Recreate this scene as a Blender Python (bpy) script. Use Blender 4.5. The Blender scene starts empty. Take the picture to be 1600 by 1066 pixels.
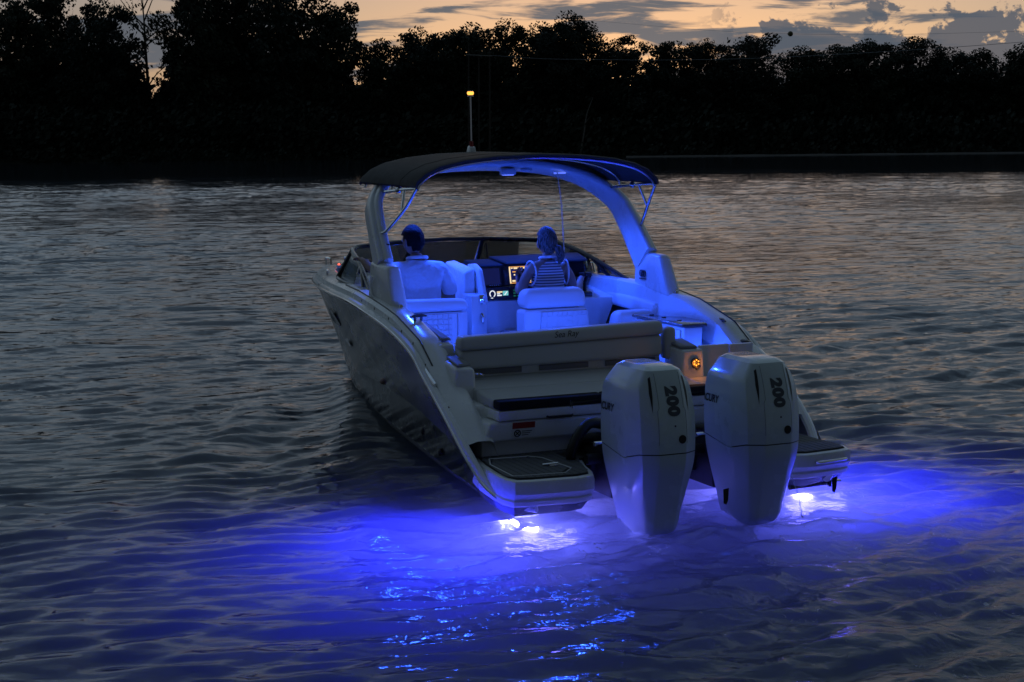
import bpy, bmesh, math, random
import numpy as np
from mathutils import Vector, Matrix, noise
from mathutils.bvhtree import BVHTree

random.seed(7)
rng = np.random.default_rng(11)
SC = bpy.context.scene
COL = SC.collection
PI = math.pi
R = math.radians

# ------------------------------------------------------------------ camera
CAM_H = 2.388
F_PX, PITCH, ROLL = 2532.8, math.radians(7.0218), math.radians(0.5764)
cam_d = bpy.data.cameras.new("camera")
cam_d.sensor_width = 36.0
cam_d.lens = F_PX / 1600.0 * 36.0
cam_d.clip_start = 0.05
cam_d.clip_end = 3000.0
cam = bpy.data.objects.new("camera", cam_d)
COL.objects.link(cam)
cam.matrix_world = (Matrix.Translation((0, 0, CAM_H)) @ Matrix.Rotation(R(90) - PITCH, 4, 'X')
                    @ Matrix.Rotation(-ROLL, 4, 'Z'))
SC.camera = cam

# ------------------------------------------------------------------ render / exposure
SC.render.engine = 'CYCLES'
SC.cycles.use_denoising = True
SC.cycles.adaptive_threshold = 0.004
SC.cycles.max_bounces = 10
SC.cycles.transmission_bounces = 8
SC.cycles.transparent_max_bounces = 12
SC.cycles.volume_bounces = 1
SC.cycles.caustics_reflective = False
SC.cycles.sample_clamp_indirect = 4.0
SC.view_settings.view_transform = 'Standard'
SC.view_settings.look = 'None'
SC.view_settings.gamma = 1.0
SC.view_settings.use_curve_mapping = False
SC.view_settings.exposure = 0.0

# ------------------------------------------------------------------ node helper
class NT:
    def __init__(self, tree):
        self.t = tree
        self.n = tree.nodes
        self.l = tree.links
    def node(self, typ, **kw):
        nd = self.n.new(typ)
        for k, v in kw.items():
            setattr(nd, k, v)
        return nd
    def put(self, sock, v):
        if isinstance(v, bpy.types.NodeSocket):
            self.l.new(v, sock)
        elif isinstance(v, (tuple, list)) and sock.type == 'RGBA' and len(v) == 3:
            sock.default_value = (*v, 1.0)
        else:
            sock.default_value = v
    def math(self, op, a, b=0.0, c=0.0, clamp=False):
        nd = self.node('ShaderNodeMath', operation=op, use_clamp=clamp)
        self.put(nd.inputs[0], a); self.put(nd.inputs[1], b); self.put(nd.inputs[2], c)
        return nd.outputs[0]
    def mix(self, f, a, b, blend='MIX'):
        nd = self.node('ShaderNodeMix', data_type='RGBA', blend_type=blend)
        self.put(nd.inputs[0], f); self.put(nd.inputs[6], a); self.put(nd.inputs[7], b)
        return nd.outputs[2]
    def maprange(self, v, a, b, c=0.0, d=1.0, smooth=True):
        nd = self.node('ShaderNodeMapRange', interpolation_type='SMOOTHSTEP' if smooth else 'LINEAR')
        self.put(nd.inputs[0], v)
        for i, x in enumerate((a, b, c, d)):
            self.put(nd.inputs[i + 1], x)
        return nd.outputs[0]
    def noise(self, vec, scale, detail=4.0, rough=0.55, dist=0.0):
        nd = self.node('ShaderNodeTexNoise')
        self.put(nd.inputs['Vector'], vec)
        nd.inputs['Scale'].default_value = scale
        nd.inputs['Detail'].default_value = detail
        nd.inputs['Roughness'].default_value = rough
        nd.inputs['Distortion'].default_value = dist
        return nd.outputs['Fac']
    def comb(self, x, y, z):
        nd = self.node('ShaderNodeCombineXYZ')
        self.put(nd.inputs[0], x); self.put(nd.inputs[1], y); self.put(nd.inputs[2], z)
        return nd.outputs[0]

# ------------------------------------------------------------------ world: dusk sky with clouds
SKY_STRENGTH = 0.15
SUN_AZ = R(4.0)            # measured from +Y towards +X
SUN_EL = R(1.2)
wd = bpy.data.worlds.new("World")
SC.world = wd
wd.use_nodes = True
W = NT(wd.node_tree)
W.n.clear()
sky = W.node('ShaderNodeTexSky', sky_type='NISHITA')
sky.sun_disc = False
sky.sun_elevation = SUN_EL
sky.sun_rotation = SUN_AZ
sky.air_density = 1.3
sky.dust_density = 1.6
sky.ozone_density = 2.0
tc = W.node('ShaderNodeTexCoord')
sep = W.node('ShaderNodeSeparateXYZ')
W.l.new(tc.outputs['Generated'], sep.inputs[0])
dx, dy, dz = sep.outputs
az = W.math('ARCTAN2', dx, dy)
el = W.math('ARCSINE', dz)
azd = W.math('MULTIPLY', az, 57.2958)
eld = W.math('MULTIPLY', el, 57.2958)
# thin stretched cloud streaks, low over the trees and high overhead alike
v1 = W.comb(W.math('MULTIPLY', azd, 0.22), W.math('MULTIPLY', eld, 1.5), 0.0)
n1 = W.noise(v1, 1.0, 7.0, 0.58, 0.6)
v2 = W.comb(W.math('MULTIPLY', azd, 0.075), W.math('MULTIPLY', eld, 0.42), 3.7)
n2 = W.noise(v2, 1.0, 6.0, 0.55, 0.3)
v3 = W.comb(W.math('MULTIPLY', azd, 0.75), W.math('MULTIPLY', eld, 0.95), 8.1)
n3 = W.noise(v3, 1.0, 6.0, 0.6, 0.2)
# lumpy cloud bank to the right, its top ragged
bank_top = W.math('ADD', W.math('MULTIPLY', W.math('SUBTRACT', n3, 0.5), 6.5), 3.85)
bank_az = W.maprange(azd, 6.0, 9.0)
bank = W.math('MULTIPLY', W.maprange(W.math('SUBTRACT', bank_top, eld), -0.12, 0.25), bank_az)
gap_r = W.math('MULTIPLY', W.maprange(W.math('ABSOLUTE', W.math('SUBTRACT', azd, 14.0)), 2.0, 8.0, 1.0, 0.0), W.maprange(eld, 4.2, 5.4, 1.0, 0.0))
gap = W.math('MULTIPLY', W.maprange(W.math('ABSOLUTE', W.math('ADD', azd, 0.5)), 1.0, 6.5, 1.0, 0.0), W.maprange(eld, 3.3, 4.9, 1.0, 0.0))
streak = W.maprange(W.math('SUBTRACT', W.math('ADD', n1, W.math('MULTIPLY', n2, 0.9)), W.math('ADD', W.math('MULTIPLY', gap, 0.16), W.math('MULTIPLY', gap_r, 0.13))), 0.89, 1.02)
low_clear = W.maprange(azd, -15.0, -6.0, 0.6, 1.0)
cover = W.math('MAXIMUM', W.math('MULTIPLY', streak, 0.95), W.math('MULTIPLY', bank, 0.96))
sk = W.node('ShaderNodeVectorMath', operation='SCALE')
W.l.new(sky.outputs[0], sk.inputs[0]); sk.inputs['Scale'].default_value = 0.27
skycol = sk.outputs[0]
# evening glow where the sun has gone down behind the trees (a wide warm band)
d_az = W.math('ABSOLUTE', W.math('SUBTRACT', azd, 4.0))
glow_az = W.maprange(d_az, 2.0, 30.0, 1.0, 0.0)
glow_el = W.maprange(eld, 0.0, 8.0, 1.0, 0.0)
glow = W.math('MULTIPLY', glow_az, glow_el)
glow2 = W.math('MULTIPLY', W.maprange(W.math('ABSOLUTE', W.math('SUBTRACT', azd, 9.0)), 0.0, 34.0, 1.0, 0.0), W.maprange(eld, 0.0, 30.0, 1.0, 0.0))
glowcol = W.mix(1.0, W.mix(glow, (0.0, 0.0, 0.0), (3.5, 2.45, 0.85)), W.mix(glow2, (0.0, 0.0, 0.0), (1.25, 0.80, 0.36)), 'ADD')
haze_all = W.mix(W.maprange(eld, -5.0, 75.0, 0.0, 1.0), (0.66, 0.95, 1.22), (0.42, 0.68, 1.02))
front = W.maprange(dy, -0.7, 0.85, 0.30, 2.2)
hz = W.node('ShaderNodeVectorMath', operation='SCALE')
W.l.new(haze_all, hz.inputs[0]); W.l.new(W.math('MULTIPLY', front, W.maprange(eld, 0.0, 12.0, 0.28, 1.0)), hz.inputs['Scale'])
clear = W.mix(1.0, W.mix(1.0, skycol, glowcol, 'ADD'), hz.outputs[0], 'ADD')
cl = W.mix(glow, (0.40, 0.51, 0.66), (0.84, 0.84, 0.90))
cs = W.node('ShaderNodeVectorMath', operation='SCALE')
W.l.new(cl, cs.inputs[0]); W.l.new(W.maprange(dy, -0.9, 0.9, 0.35, 1.35), cs.inputs['Scale'])
bcol = W.node('ShaderNodeVectorMath', operation='SCALE')
W.put(bcol.inputs[0], (0.60, 0.72, 0.92)); W.l.new(W.maprange(dy, -0.9, 0.9, 0.35, 1.0), bcol.inputs['Scale'])
full = W.mix(W.math('MULTIPLY', bank, 0.92), W.mix(W.math('MULTIPLY', streak, 0.95), clear, cs.outputs[0]), bcol.outputs[0])
bg = W.node('ShaderNodeBackground')
W.l.new(full, bg.inputs[0])
bg.inputs[1].default_value = SKY_STRENGTH
wo = W.node('ShaderNodeOutputWorld')
W.l.new(bg.outputs[0], wo.inputs[0])

# ------------------------------------------------------------------ boat frame
TH = R(23.05)
BX0, BY0 = 1.001, 10.452
BOAT = Matrix.Translation((BX0, BY0, 0.0)) @ Matrix.Rotation(TH, 4, 'Z') @ Matrix.Diagonal((1.03, .985, 1.02, 1))

# ------------------------------------------------------------------ materials
def mat(name, col, rough=0.5, metal=0.0, coat=0.0, var=0.06, vscale=9.0, bump=0.0, bscale=60.0, emit=None, estr=0.0,
        spec=0.5, bdist=0.004):
    m = bpy.data.materials.new(name)
    m.use_nodes = True
    N = NT(m.node_tree)
    b = N.n['Principled BSDF']
    geo = N.node('ShaderNodeTexCoord')
    if var > 0:
        f = N.noise(geo.outputs['Object'], vscale, 5.0, 0.6)
        lo = tuple(c * (1 - var) for c in col); hi = tuple(min(1.0, c * (1 + var)) for c in col)
        N.put(b.inputs['Base Color'], N.mix(f, lo, hi))
        N.put(b.inputs['Roughness'], N.maprange(f, 0.3, 0.7, max(0.02, rough - 0.07), min(1, rough + 0.07)))
    else:
        N.put(b.inputs['Base Color'], col)
        b.inputs['Roughness'].default_value = rough
    b.inputs['Metallic'].default_value = metal
    b.inputs['Coat Weight'].default_value = coat
    b.inputs['Coat Roughness'].default_value = 0.06
    b.inputs['Specular IOR Level'].default_value = spec
    if bump > 0:
        bp = N.node('ShaderNodeBump')
        bp.inputs['Strength'].default_value = bump
        bp.inputs['Distance'].default_value = bdist
        N.l.new(N.noise(geo.outputs['Object'], bscale, 3.0), bp.inputs['Height'])
        N.l.new(bp.outputs[0], b.inputs['Normal'])
    if emit:
        N.put(b.inputs['Emission Color'], emit)
        b.inputs['Emission Strength'].default_value = estr
    return m

def hexmat(name, col):
    """vinyl stitched in a honeycomb: fine relief of the stitching only"""
    m = mat(name, col, 0.55, var=0.05)
    N = NT(m.node_tree)
    b = N.n['Principled BSDF']
    geo = N.node('ShaderNodeTexCoord')
    vo = N.node('ShaderNodeTexVoronoi', feature='DISTANCE_TO_EDGE')
    vo.inputs['Scale'].default_value = 24.0
    vo.inputs['Randomness'].default_value = 0.12
    N.l.new(geo.outputs['Object'], vo.inputs['Vector'])
    bp = N.node('ShaderNodeBump')
    bp.inputs['Strength'].default_value = 0.9
    bp.inputs['Distance'].default_value = 0.006
    N.l.new(N.maprange(vo.outputs['Distance'], 0.0, 0.16), bp.inputs['Height'])
    N.l.new(bp.outputs[0], b.inputs['Normal'])
    return m

M = {
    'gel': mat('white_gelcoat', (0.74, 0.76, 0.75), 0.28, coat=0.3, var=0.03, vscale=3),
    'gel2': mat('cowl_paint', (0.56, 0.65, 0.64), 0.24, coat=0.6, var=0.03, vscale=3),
    'hull': mat('grey_hull_paint', (0.20, 0.205, 0.20), 0.28, coat=0.35, var=0.05, vscale=1.5, spec=0.9),
    'boot': mat('dark_hull_paint', (0.014, 0.018, 0.028), 0.26, coat=0.3, var=0.1, vscale=2),
    'bottom': mat('pale_bottom_paint', (0.42, 0.43, 0.42), 0.45, var=0.12, vscale=6),
    'vinyl': mat('pale_vinyl', (0.50, 0.51, 0.51), 0.55, var=0.05, bump=0.25, bscale=160),
    'vinylw': mat('white_vinyl', (0.74, 0.74, 0.74), 0.5, var=0.04, bump=0.2, bscale=160),
    'hex': hexmat('honeycomb_vinyl', (0.72, 0.72, 0.72)),
    'padd': mat('grey_pad', (0.22, 0.225, 0.24), 0.6, var=0.1, bump=0.3, bscale=120),
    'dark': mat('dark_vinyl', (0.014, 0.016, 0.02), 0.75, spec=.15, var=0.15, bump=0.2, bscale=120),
    'black': mat('black_rubber', (0.012, 0.012, 0.014), 0.45, var=0.2),
    'steel': mat('stainless', (0.72, 0.72, 0.73), 0.13, metal=1.0, var=0.05, vscale=30),
    'chrome': mat('chrome', (0.8, 0.8, 0.8), 0.05, metal=1.0, var=0.0),
    'frame': mat('black_frame', (0.02, 0.02, 0.024), 0.3, coat=0.3, var=0.1),
    'canvas': mat('dark_canvas', (0.048, 0.045, 0.043), 0.85, var=0.15, vscale=14, bump=0.4, bscale=220),
    'eva': mat('grey_foam_mat', (0.10, 0.105, 0.11), 0.8, var=0.16, vscale=24, bump=0.35, bscale=260),
    'evagap': mat('mat_gap', (0.012, 0.013, 0.015), 0.8, var=0.1),
    'line': mat('pale_inlay', (0.55, 0.56, 0.57), 0.6, var=0.05),
    'letter': mat('grey_lettering', (0.05, 0.06, 0.075), 0.4, var=0.05),
    'letterk': mat('black_lettering', (0.012, 0.014, 0.02), 0.4, var=0.05),
    'red': mat('red_print', (0.30, 0.02, 0.02), 0.5, var=0.05),
    'paper': mat('white_print', (0.66, 0.68, 0.70), 0.5, var=0.04),
    'counter': mat('dark_stone_counter', (0.10, 0.10, 0.11), 0.22, var=0.35, vscale=40, coat=0.4),
    'skin': mat('skin', (0.30, 0.19, 0.14), 0.55, var=0.06),
    'hairk': mat('dark_hair', (0.004, 0.0035, 0.0035), 0.9, spec=.05, var=0.4, vscale=60, bump=0.8, bscale=90),
    'hairg': mat('pale_hair', (0.10, 0.092, 0.08), 0.7, spec=.3, var=0.35, vscale=60, bump=0.8, bscale=70),
    'polo': mat('white_cotton', (0.72, 0.73, 0.75), 0.85, var=0.05, bump=1.0, bscale=13, bdist=.03),
    'navy': mat('dark_trousers', (0.02, 0.022, 0.035), 0.85, var=0.1),
    'led_blue': mat('blue_led', (0.1, 0.1, 0.2), 0.4, var=0, emit=(0.12, 0.2, 1.0), estr=1.1),
    'led_white': mat('underwater_led', (0.2, 0.2, 0.3), 0.4, var=0, emit=(0.40, 0.40, 1.0), estr=6),
    'led_amber': mat('amber_led', (0.2, 0.1, 0.02), 0.4, var=0, emit=(1.0, 0.30, 0.03), estr=3.2),
    'led_warm': mat('warm_lamp', (0.3, 0.2, 0.1), 0.4, var=0, emit=(1.0, 0.40, 0.06), estr=2.2),
    'led_red': mat('red_lamp', (0.2, 0.01, 0.01), 0.4, var=0, emit=(1.0, 0.06, 0.03), estr=5),
    'scr_dark': mat('dark_screen', (0.006, 0.007, 0.012), 0.12, var=0, emit=(0.02, 0.03, 0.25), estr=0.25),
    'scr_warm': mat('warm_screen', (0.02, 0.02, 0.02), 0.2, var=0, emit=(1.0, 0.78, 0.42), estr=1.05),
    'scr_orange': mat('orange_screen', (0.02, 0.02, 0.02), 0.2, var=0, emit=(1.0, 0.45, 0.08), estr=0.8),
    'scr_white': mat('white_screen', (0.02, 0.02, 0.02), 0.2, var=0, emit=(0.9, 0.95, 1.0), estr=0.9),
    'scr_teal': mat('teal_screen', (0.02, 0.02, 0.02), 0.2, var=0, emit=(0.22, 0.75, 0.8), estr=0.7),
    'scr_green': mat('green_keys', (0.02, 0.02, 0.02), 0.2, var=0, emit=(0.05, 0.55, 0.45), estr=0.22),
}

def hair_mat(name, c0, c1):
    m = bpy.data.materials.new(name); m.use_nodes = True
    N = NT(m.node_tree); b = N.n['Principled BSDF']
    tcn = N.node('ShaderNodeTexCoord')
    mp = N.node('ShaderNodeMapping'); mp.inputs['Scale'].default_value = (1.0, 1.0, 0.10)
    N.l.new(tcn.outputs['Object'], mp.inputs['Vector'])
    f = N.noise(mp.outputs[0], 150.0, 4.0, 0.65, 0.4)
    N.put(b.inputs['Base Color'], N.mix(N.maprange(f, 0.35, 0.65), c0, c1))
    b.inputs['Roughness'].default_value = 0.65; b.inputs['Specular IOR Level'].default_value = 0.2
    bp = N.node('ShaderNodeBump'); bp.inputs['Strength'].default_value = 1.0; bp.inputs['Distance'].default_value = 0.02
    N.l.new(f, bp.inputs['Height']); N.l.new(bp.outputs[0], b.inputs['Normal'])
    return m
M['hairk'] = hair_mat('dark_hair_strands', (.0015, .0015, .0015), (.006, .005, .005))
M['hairg'] = hair_mat('pale_hair_strands', (.02, .018, .015), (.26, .24, .21))

def stripes_mat():
    m = mat('striped_knit', (0.6, 0.6, 0.62), 0.8, var=0)
    N = NT(m.node_tree)
    b = N.n['Principled BSDF']
    tcn = N.node('ShaderNodeTexCoord')
    sp = N.node('ShaderNodeSeparateXYZ')
    N.l.new(tcn.outputs['Object'], sp.inputs[0])
    s = N.math('SINE', N.math('MULTIPLY', sp.outputs[2], 2 * PI / 0.021))
    N.put(b.inputs['Base Color'], N.mix(N.maprange(s, -0.25, 0.25), (0.10, 0.11, 0.16), (0.66, 0.66, 0.68)))
    return m
M['stripe'] = stripes_mat()

def glass_mat(name, tint, amount):
    m = bpy.data.materials.new(name)
    m.use_nodes = True
    N = NT(m.node_tree)
    N.n.clear()
    tr = N.node('ShaderNodeBsdfTransparent'); N.put(tr.inputs[0], tint)
    gl = N.node('ShaderNodeBsdfGlossy'); gl.inputs['Roughness'].default_value = 0.03
    N.put(gl.inputs[0], (0.9, 0.95, 1.0))
    fr = N.node('ShaderNodeFresnel'); fr.inputs[0].default_value = 1.5
    mx = N.node('ShaderNodeMixShader')
    N.l.new(N.math('ADD', N.math('MULTIPLY', fr.outputs[0], 0.9), amount), mx.inputs[0])
    N.l.new(tr.outputs[0], mx.inputs[1]); N.l.new(gl.outputs[0], mx.inputs[2])
    o = N.node('ShaderNodeOutputMaterial')
    N.l.new(mx.outputs[0], o.inputs[0])
    return m
M['glass'] = glass_mat('windshield_glass', (0.84, 0.89, 0.90), 0.05)
M['clear'] = glass_mat('clear_plastic', (0.85, 0.88, 0.9), 0.05)

# ------------------------------------------------------------------ mesh helpers
def merge(bm, t):
    me = bpy.data.meshes.new('tmp'); t.to_mesh(me); t.free()
    bm.from_mesh(me); bpy.data.meshes.remove(me)

def hexa(bm, c, r=0.0, seg=2):
    """c: 8 corners, bottom ring then top ring (same winding)"""
    t = bmesh.new()
    v = [t.verts.new(p) for p in c]
    for f in ((3, 2, 1, 0), (4, 5, 6, 7), (0, 1, 5, 4), (1, 2, 6, 5), (2, 3, 7, 6), (3, 0, 4, 7)):
        t.faces.new([v[i] for i in f])
    bmesh.ops.recalc_face_normals(t, faces=t.faces)
    if r > 0:
        bmesh.ops.bevel(t, geom=list(t.edges), offset=r, segments=seg, profile=0.5, affect='EDGES', clamp_overlap=True)
    merge(bm, t)

def box(bm, x0, x1, y0, y1, z0, z1, r=0.0, seg=2):
    hexa(bm, [(x0, y0, z0), (x1, y0, z0), (x1, y1, z0), (x0, y1, z0),
              (x0, y0, z1), (x1, y0, z1), (x1, y1, z1), (x0, y1, z1)], r, seg)

def prism(bm, poly, vec, r=0.0, seg=2):
    t = bmesh.new()
    a = [t.verts.new(p) for p in poly]
    b = [t.verts.new(Vector(p) + Vector(vec)) for p in poly]
    n = len(a)
    t.faces.new(a[::-1]); t.faces.new(b)
    for i in range(n):
        t.faces.new((a[i], a[(i + 1) % n], b[(i + 1) % n], b[i]))
    bmesh.ops.recalc_face_normals(t, faces=t.faces)
    if r > 0:
        bmesh.ops.bevel(t, geom=list(t.edges), offset=r, segments=seg, profile=0.5, affect='EDGES', clamp_overlap=True)
    merge(bm, t)

def loft(bm, rings, closed=True, cap=True):
    vs = [[bm.verts.new(p) for p in ring] for ring in rings]
    n = len(rings[0])
    for a, b in zip(vs[:-1], vs[1:]):
        for i in range(n if closed else n - 1):
            j = (i + 1) % n
            try:
                bm.faces.new((a[i], a[j], b[j], b[i]))
            except ValueError:
                pass
    if cap and closed:
        for ring in (vs[0][::-1], vs[-1]):
            try:
                bm.faces.new(ring)
            except ValueError:
                pass
    return vs

def frames(pts):
    pts = [Vector(p) for p in pts]
    tang = []
    for i in range(len(pts)):
        a = pts[max(0, i - 1)]; b = pts[min(len(pts) - 1, i + 1)]
        tang.append((b - a).normalized())
    up = Vector((0, 0, 1)) if abs(tang[0].z) < 0.9 else Vector((1, 0, 0))
    nrm = (up - tang[0] * up.dot(tang[0])).normalized()
    out = []
    for p, t in zip(pts, tang):
        nrm = (nrm - t * nrm.dot(t)).normalized()
        out.append((p, t, nrm, t.cross(nrm)))
    return out

def catmull(pts, n):
    P = [Vector(p) for p in pts]
    P = [2 * P[0] - P[1]] + P + [2 * P[-1] - P[-2]]
    m = len(P) - 3
    out = []
    for k in range(n):
        u = k / (n - 1) * m
        i = min(int(u), m - 1); t = u - i
        a, b, c, d = P[i:i + 4]
        out.append(0.5 * ((2 * b) + (c - a) * t + (2 * a - 5 * b + 4 * c - d) * t * t + (3 * b - a - 3 * c + d) * t ** 3))
    return out

def tube(bm, pts, r, n=8, smooth=0):
    if smooth:
        pts = catmull(pts, smooth)
    rs = r if isinstance(r, (list, tuple)) else [r] * len(pts)
    if len(rs) != len(pts):
        rs = [float(x) for x in np.interp(np.linspace(0, 1, len(pts)), np.linspace(0, 1, len(rs)), rs)]
    rings = []
    for (p, t, a, b), rr in zip(frames(pts), rs):
        rings.append([p + a * (rr * math.cos(2 * PI * k / n)) + b * (rr * math.sin(2 * PI * k / n)) for k in range(n)])
    loft(bm, rings)

def ball(bm, c, rad, u=14, v=9):
    if not isinstance(rad, (tuple, list)):
        rad = (rad,) * 3
    bmesh.ops.create_uvsphere(bm, u_segments=u, v_segments=v, radius=1.0,
                              matrix=Matrix.Translation(c) @ Matrix.Diagonal((*rad, 1)))

def obj(name, bm, m, parent=None, shift=None, angle=38, flat=False):
    me = bpy.data.meshes.new(name)
    if shift is not None:
        bmesh.ops.translate(bm, verts=bm.verts, vec=Vector(shift) * -1)
    bmesh.ops.recalc_face_normals(bm, faces=bm.faces)
    bm.to_mesh(me); bm.free()
    if not flat:
        me.shade_smooth()
        me.set_sharp_from_angle(angle=R(angle))
    me.materials.append(m)
    o = bpy.data.objects.new(name, me)
    COL.objects.link(o)
    if parent is not None:
        o.parent = parent
    return o

def thing(name, label, cat, mtx=None, group=None):
    o = bpy.data.objects.new(name, None)
    o.empty_display_size = 0.2
    COL.objects.link(o)
    if mtx is not None:
        o.matrix_world = mtx
    o['label'] = label; o['category'] = cat
    if group:
        o['group'] = group
    return o

def tag(o, label, cat, group=None, kind=None):
    if label: o['label'] = label
    if cat: o['category'] = cat
    if group: o['group'] = group
    if kind: o['kind'] = kind
    return o

def B():
    return bmesh.new()

def text_mesh(string, size, bold=0.0, shear=0.0, spacing=1.0, sub=0):
    cu = bpy.data.curves.new('txt', 'FONT')
    cu.body = string; cu.size = size; cu.shear = shear; cu.offset = bold
    cu.space_character = spacing
    cu.align_x = 'CENTER'; cu.align_y = 'CENTER'
    cu.resolution_u = 4
    ob = bpy.data.objects.new('txt', cu)
    COL.objects.link(ob)
    dg = bpy.context.evaluated_depsgraph_get()
    me = bpy.data.meshes.new_from_object(ob.evaluated_get(dg))
    bpy.data.objects.remove(ob); bpy.data.curves.remove(cu)
    bm = bmesh.new(); bm.from_mesh(me); bpy.data.meshes.remove(me)
    if sub:
        bmesh.ops.triangulate(bm, faces=bm.faces)
        bmesh.ops.subdivide_edges(bm, edges=bm.edges, cuts=sub, use_grid_fill=True)
    return bm

def place_text(name, string, size, org, xd, yd, m, parent, bvh=None, off=0.003, **kw):
    bm = text_mesh(string, size, **kw)
    org, xd, yd = Vector(org), Vector(xd).normalized(), Vector(yd).normalized()
    nd = xd.cross(yd).normalized()
    for v in bm.verts:
        p = org + xd * v.co.x + yd * v.co.y
        if bvh is not None:
            hit = bvh.ray_cast(p + nd * 0.3, -nd)
            if hit[0] is not None:
                p = hit[0]
        v.co = p + nd * off
    return obj(name, bm, m, parent, flat=True)

def lamp(name, kind, loc, energy, col, parent, target=None, **kw):
    d = bpy.data.lights.new(name, kind)
    d.energy = energy; d.color = col
    for k, v in kw.items():
        setattr(d, k, v)
    o = bpy.data.objects.new(name, d)
    COL.objects.link(o)
    if parent is not None:
        o.parent = parent
    o.location = loc
    if target is not None:
        o.rotation_euler = (Vector(target) - Vector(loc)).to_track_quat('-Z', 'Y').to_euler()
    return o

# ================================================================== SETTING: lake, banks
def world_of(x, y, z=0.0):
    return BOAT @ Vector((x, y, z))

def at_px(px, py, D):
    """point at forward distance D that lies behind picture position (px, py) of the photograph"""
    u, w = px - 800.0, 533.0 - py
    u, w = (u * math.cos(ROLL) + w * math.sin(ROLL)) / F_PX, (-u * math.sin(ROLL) + w * math.cos(ROLL)) / F_PX
    y, z = math.cos(PITCH) + w * math.sin(PITCH), -math.sin(PITCH) + w * math.cos(PITCH)
    return Vector((u / y * D, D, CAM_H + z / y * D))

SHORE = 236.0
def shore_at(px):
    """lateral position and distance of the far waterline along picture column px"""
    return (px - 800) / F_PX * SHORE, SHORE

# --- lake surface (displaced sheet, closed below to hold the murky water)
bi = BOAT.inverted()
def wave_height(X, Y):
    D = np.sqrt(X * X + Y * Y)
    h = np.zeros_like(X)
    r = np.random.default_rng(5)
    # warp the coordinates a little so that crests are not ruler straight
    wx = X + 0.35 * np.sin(0.31 * X + 0.23 * Y + 1.0) + 0.18 * np.sin(0.83 * Y - 0.57 * X) + 0.09 * np.sin(1.9 * X + 1.3 * Y)
    wy = Y + 0.40 * np.sin(0.27 * X - 0.19 * Y) + 0.22 * np.sin(0.71 * X + 0.63 * Y + 2.0) + 0.10 * np.sin(2.3 * X - 1.1 * Y)
    amp_env = 0.75 + 0.35 * np.sin(0.19 * X + 0.9) * np.sin(0.13 * Y + 0.3) + 0.25 * np.sin(0.052 * X - 0.04 * Y)
    for i in range(64):
        lam = float(np.exp(r.normal(np.log(0.32 if i % 5 < 3 else 0.95), 0.34)))
        lam = min(max(lam, 0.15), 2.2)
        ang = R(113) + r.normal(0, 0.20)                   # travel direction, roughly towards the camera
        k = 2 * PI / lam
        slope = 0.050 * (0.45 / max(lam, 0.25)) ** 0.3 * r.uniform(0.5, 1.3)
        a = slope / k
        ph = r.uniform(0, 2 * PI)
        fade = np.clip((lam * 150.0 - D) / (lam * 70.0), 0, 1)
        th = k * (wx * math.cos(ang) + wy * math.sin(ang)) + ph
        if lam > 0.6:
            a = a * np.clip((D - 7) / 16, 0.25, 1)
        h += a * fade * amp_env * (np.sin(th) - 0.33 * np.cos(2 * th))
    for i in range(10):
        lam = r.uniform(1.8, 5.5)
        ang = R(95) + r.normal(0, 0.5)
        k = 2 * PI / lam
        a = 0.004 * r.uniform(0.5, 1.2) / k
        h += a * np.sin(k * (X * math.cos(ang) + Y * math.sin(ang)) + r.uniform(0, 2 * PI))
    # boat frame
    c, s = math.cos(TH), math.sin(TH)
    bx = (X - BX0) * c + (Y - BY0) * s
    by = -(X - BX0) * s + (Y - BY0) * c
    # bow wave: crests opening out from the stem on both sides, then lines astern
    for sg in (-1, 1):
        u = (6.75 - by)                                     # distance aft of the stem
        for (slope, off, am, wd, u0, u1) in ((0.30, 0.05, 0.065, 0.20, 0.1, 5.0), (0.36, -0.42, 0.030, 0.22, 1.5, 9.0),
                                             (0.42, 0.75, 0.032, 0.26, 1.0, 9.0), (0.40, 1.35, 0.018, 0.25, 2.0, 11.0)):
            x_c = off + slope * u + 0.05 * np.sin(2.1 * u)
            d = (sg * bx - x_c) / wd
            env = np.clip((u - u0) / 0.8, 0, 1) * np.clip((u1 - u) / (0.5 * u1), 0, 1)
            h += am * env * (np.exp(-d * d) - 0.55 * np.exp(-((d + 1.7) ** 2)))
    # prop wash: confused water behind and beside the stern
    calm = 1 - 0.9 * np.clip((D - 84 - 9 * np.sin(0.11 * X + 0.05 * Y) - 8 * np.sin(0.05 * X + 1) - 6 * np.sin(0.31 * X + 0.12 * Y)) / 48, 0, 1)   # sheltered by the wood
    h *= calm
    wash = np.exp(-((bx + 0.1) / 2.1) ** 2) * np.clip((0.1 - by) / 0.8, 0, 1) * np.clip((9.0 + by) / 4.0, 0, 1)
    r2 = np.random.default_rng(9)
    q = np.zeros_like(X)
    for i in range(34):
        lam = float(np.exp(r2.uniform(np.log(0.16), np.log(1.4))))
        ang = r2.uniform(0, 2 * PI)
        k = 2 * PI / lam
        a = 0.036 * r2.uniform(0.4, 1.2) / k
        sx = X + 0.25 * np.sin(1.7 * Y + i) + 0.1 * np.sin(4.1 * X + i)
        sy = Y + 0.25 * np.sin(1.9 * X - i) + 0.1 * np.sin(3.7 * Y + 2 * i)
        q += a * np.sin(k * (sx * math.cos(ang) + sy * math.sin(ang)) + r2.uniform(0, 2 * PI))
    near = np.exp(-((np.sqrt((bx / 1.9) ** 2 + ((by + 0.4) / 1.3) ** 2)) ** 2))
    h += q * (0.80 * wash + 0.55 * near)
    return h, np.clip(0.75 * wash + near, 0, 1)

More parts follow.
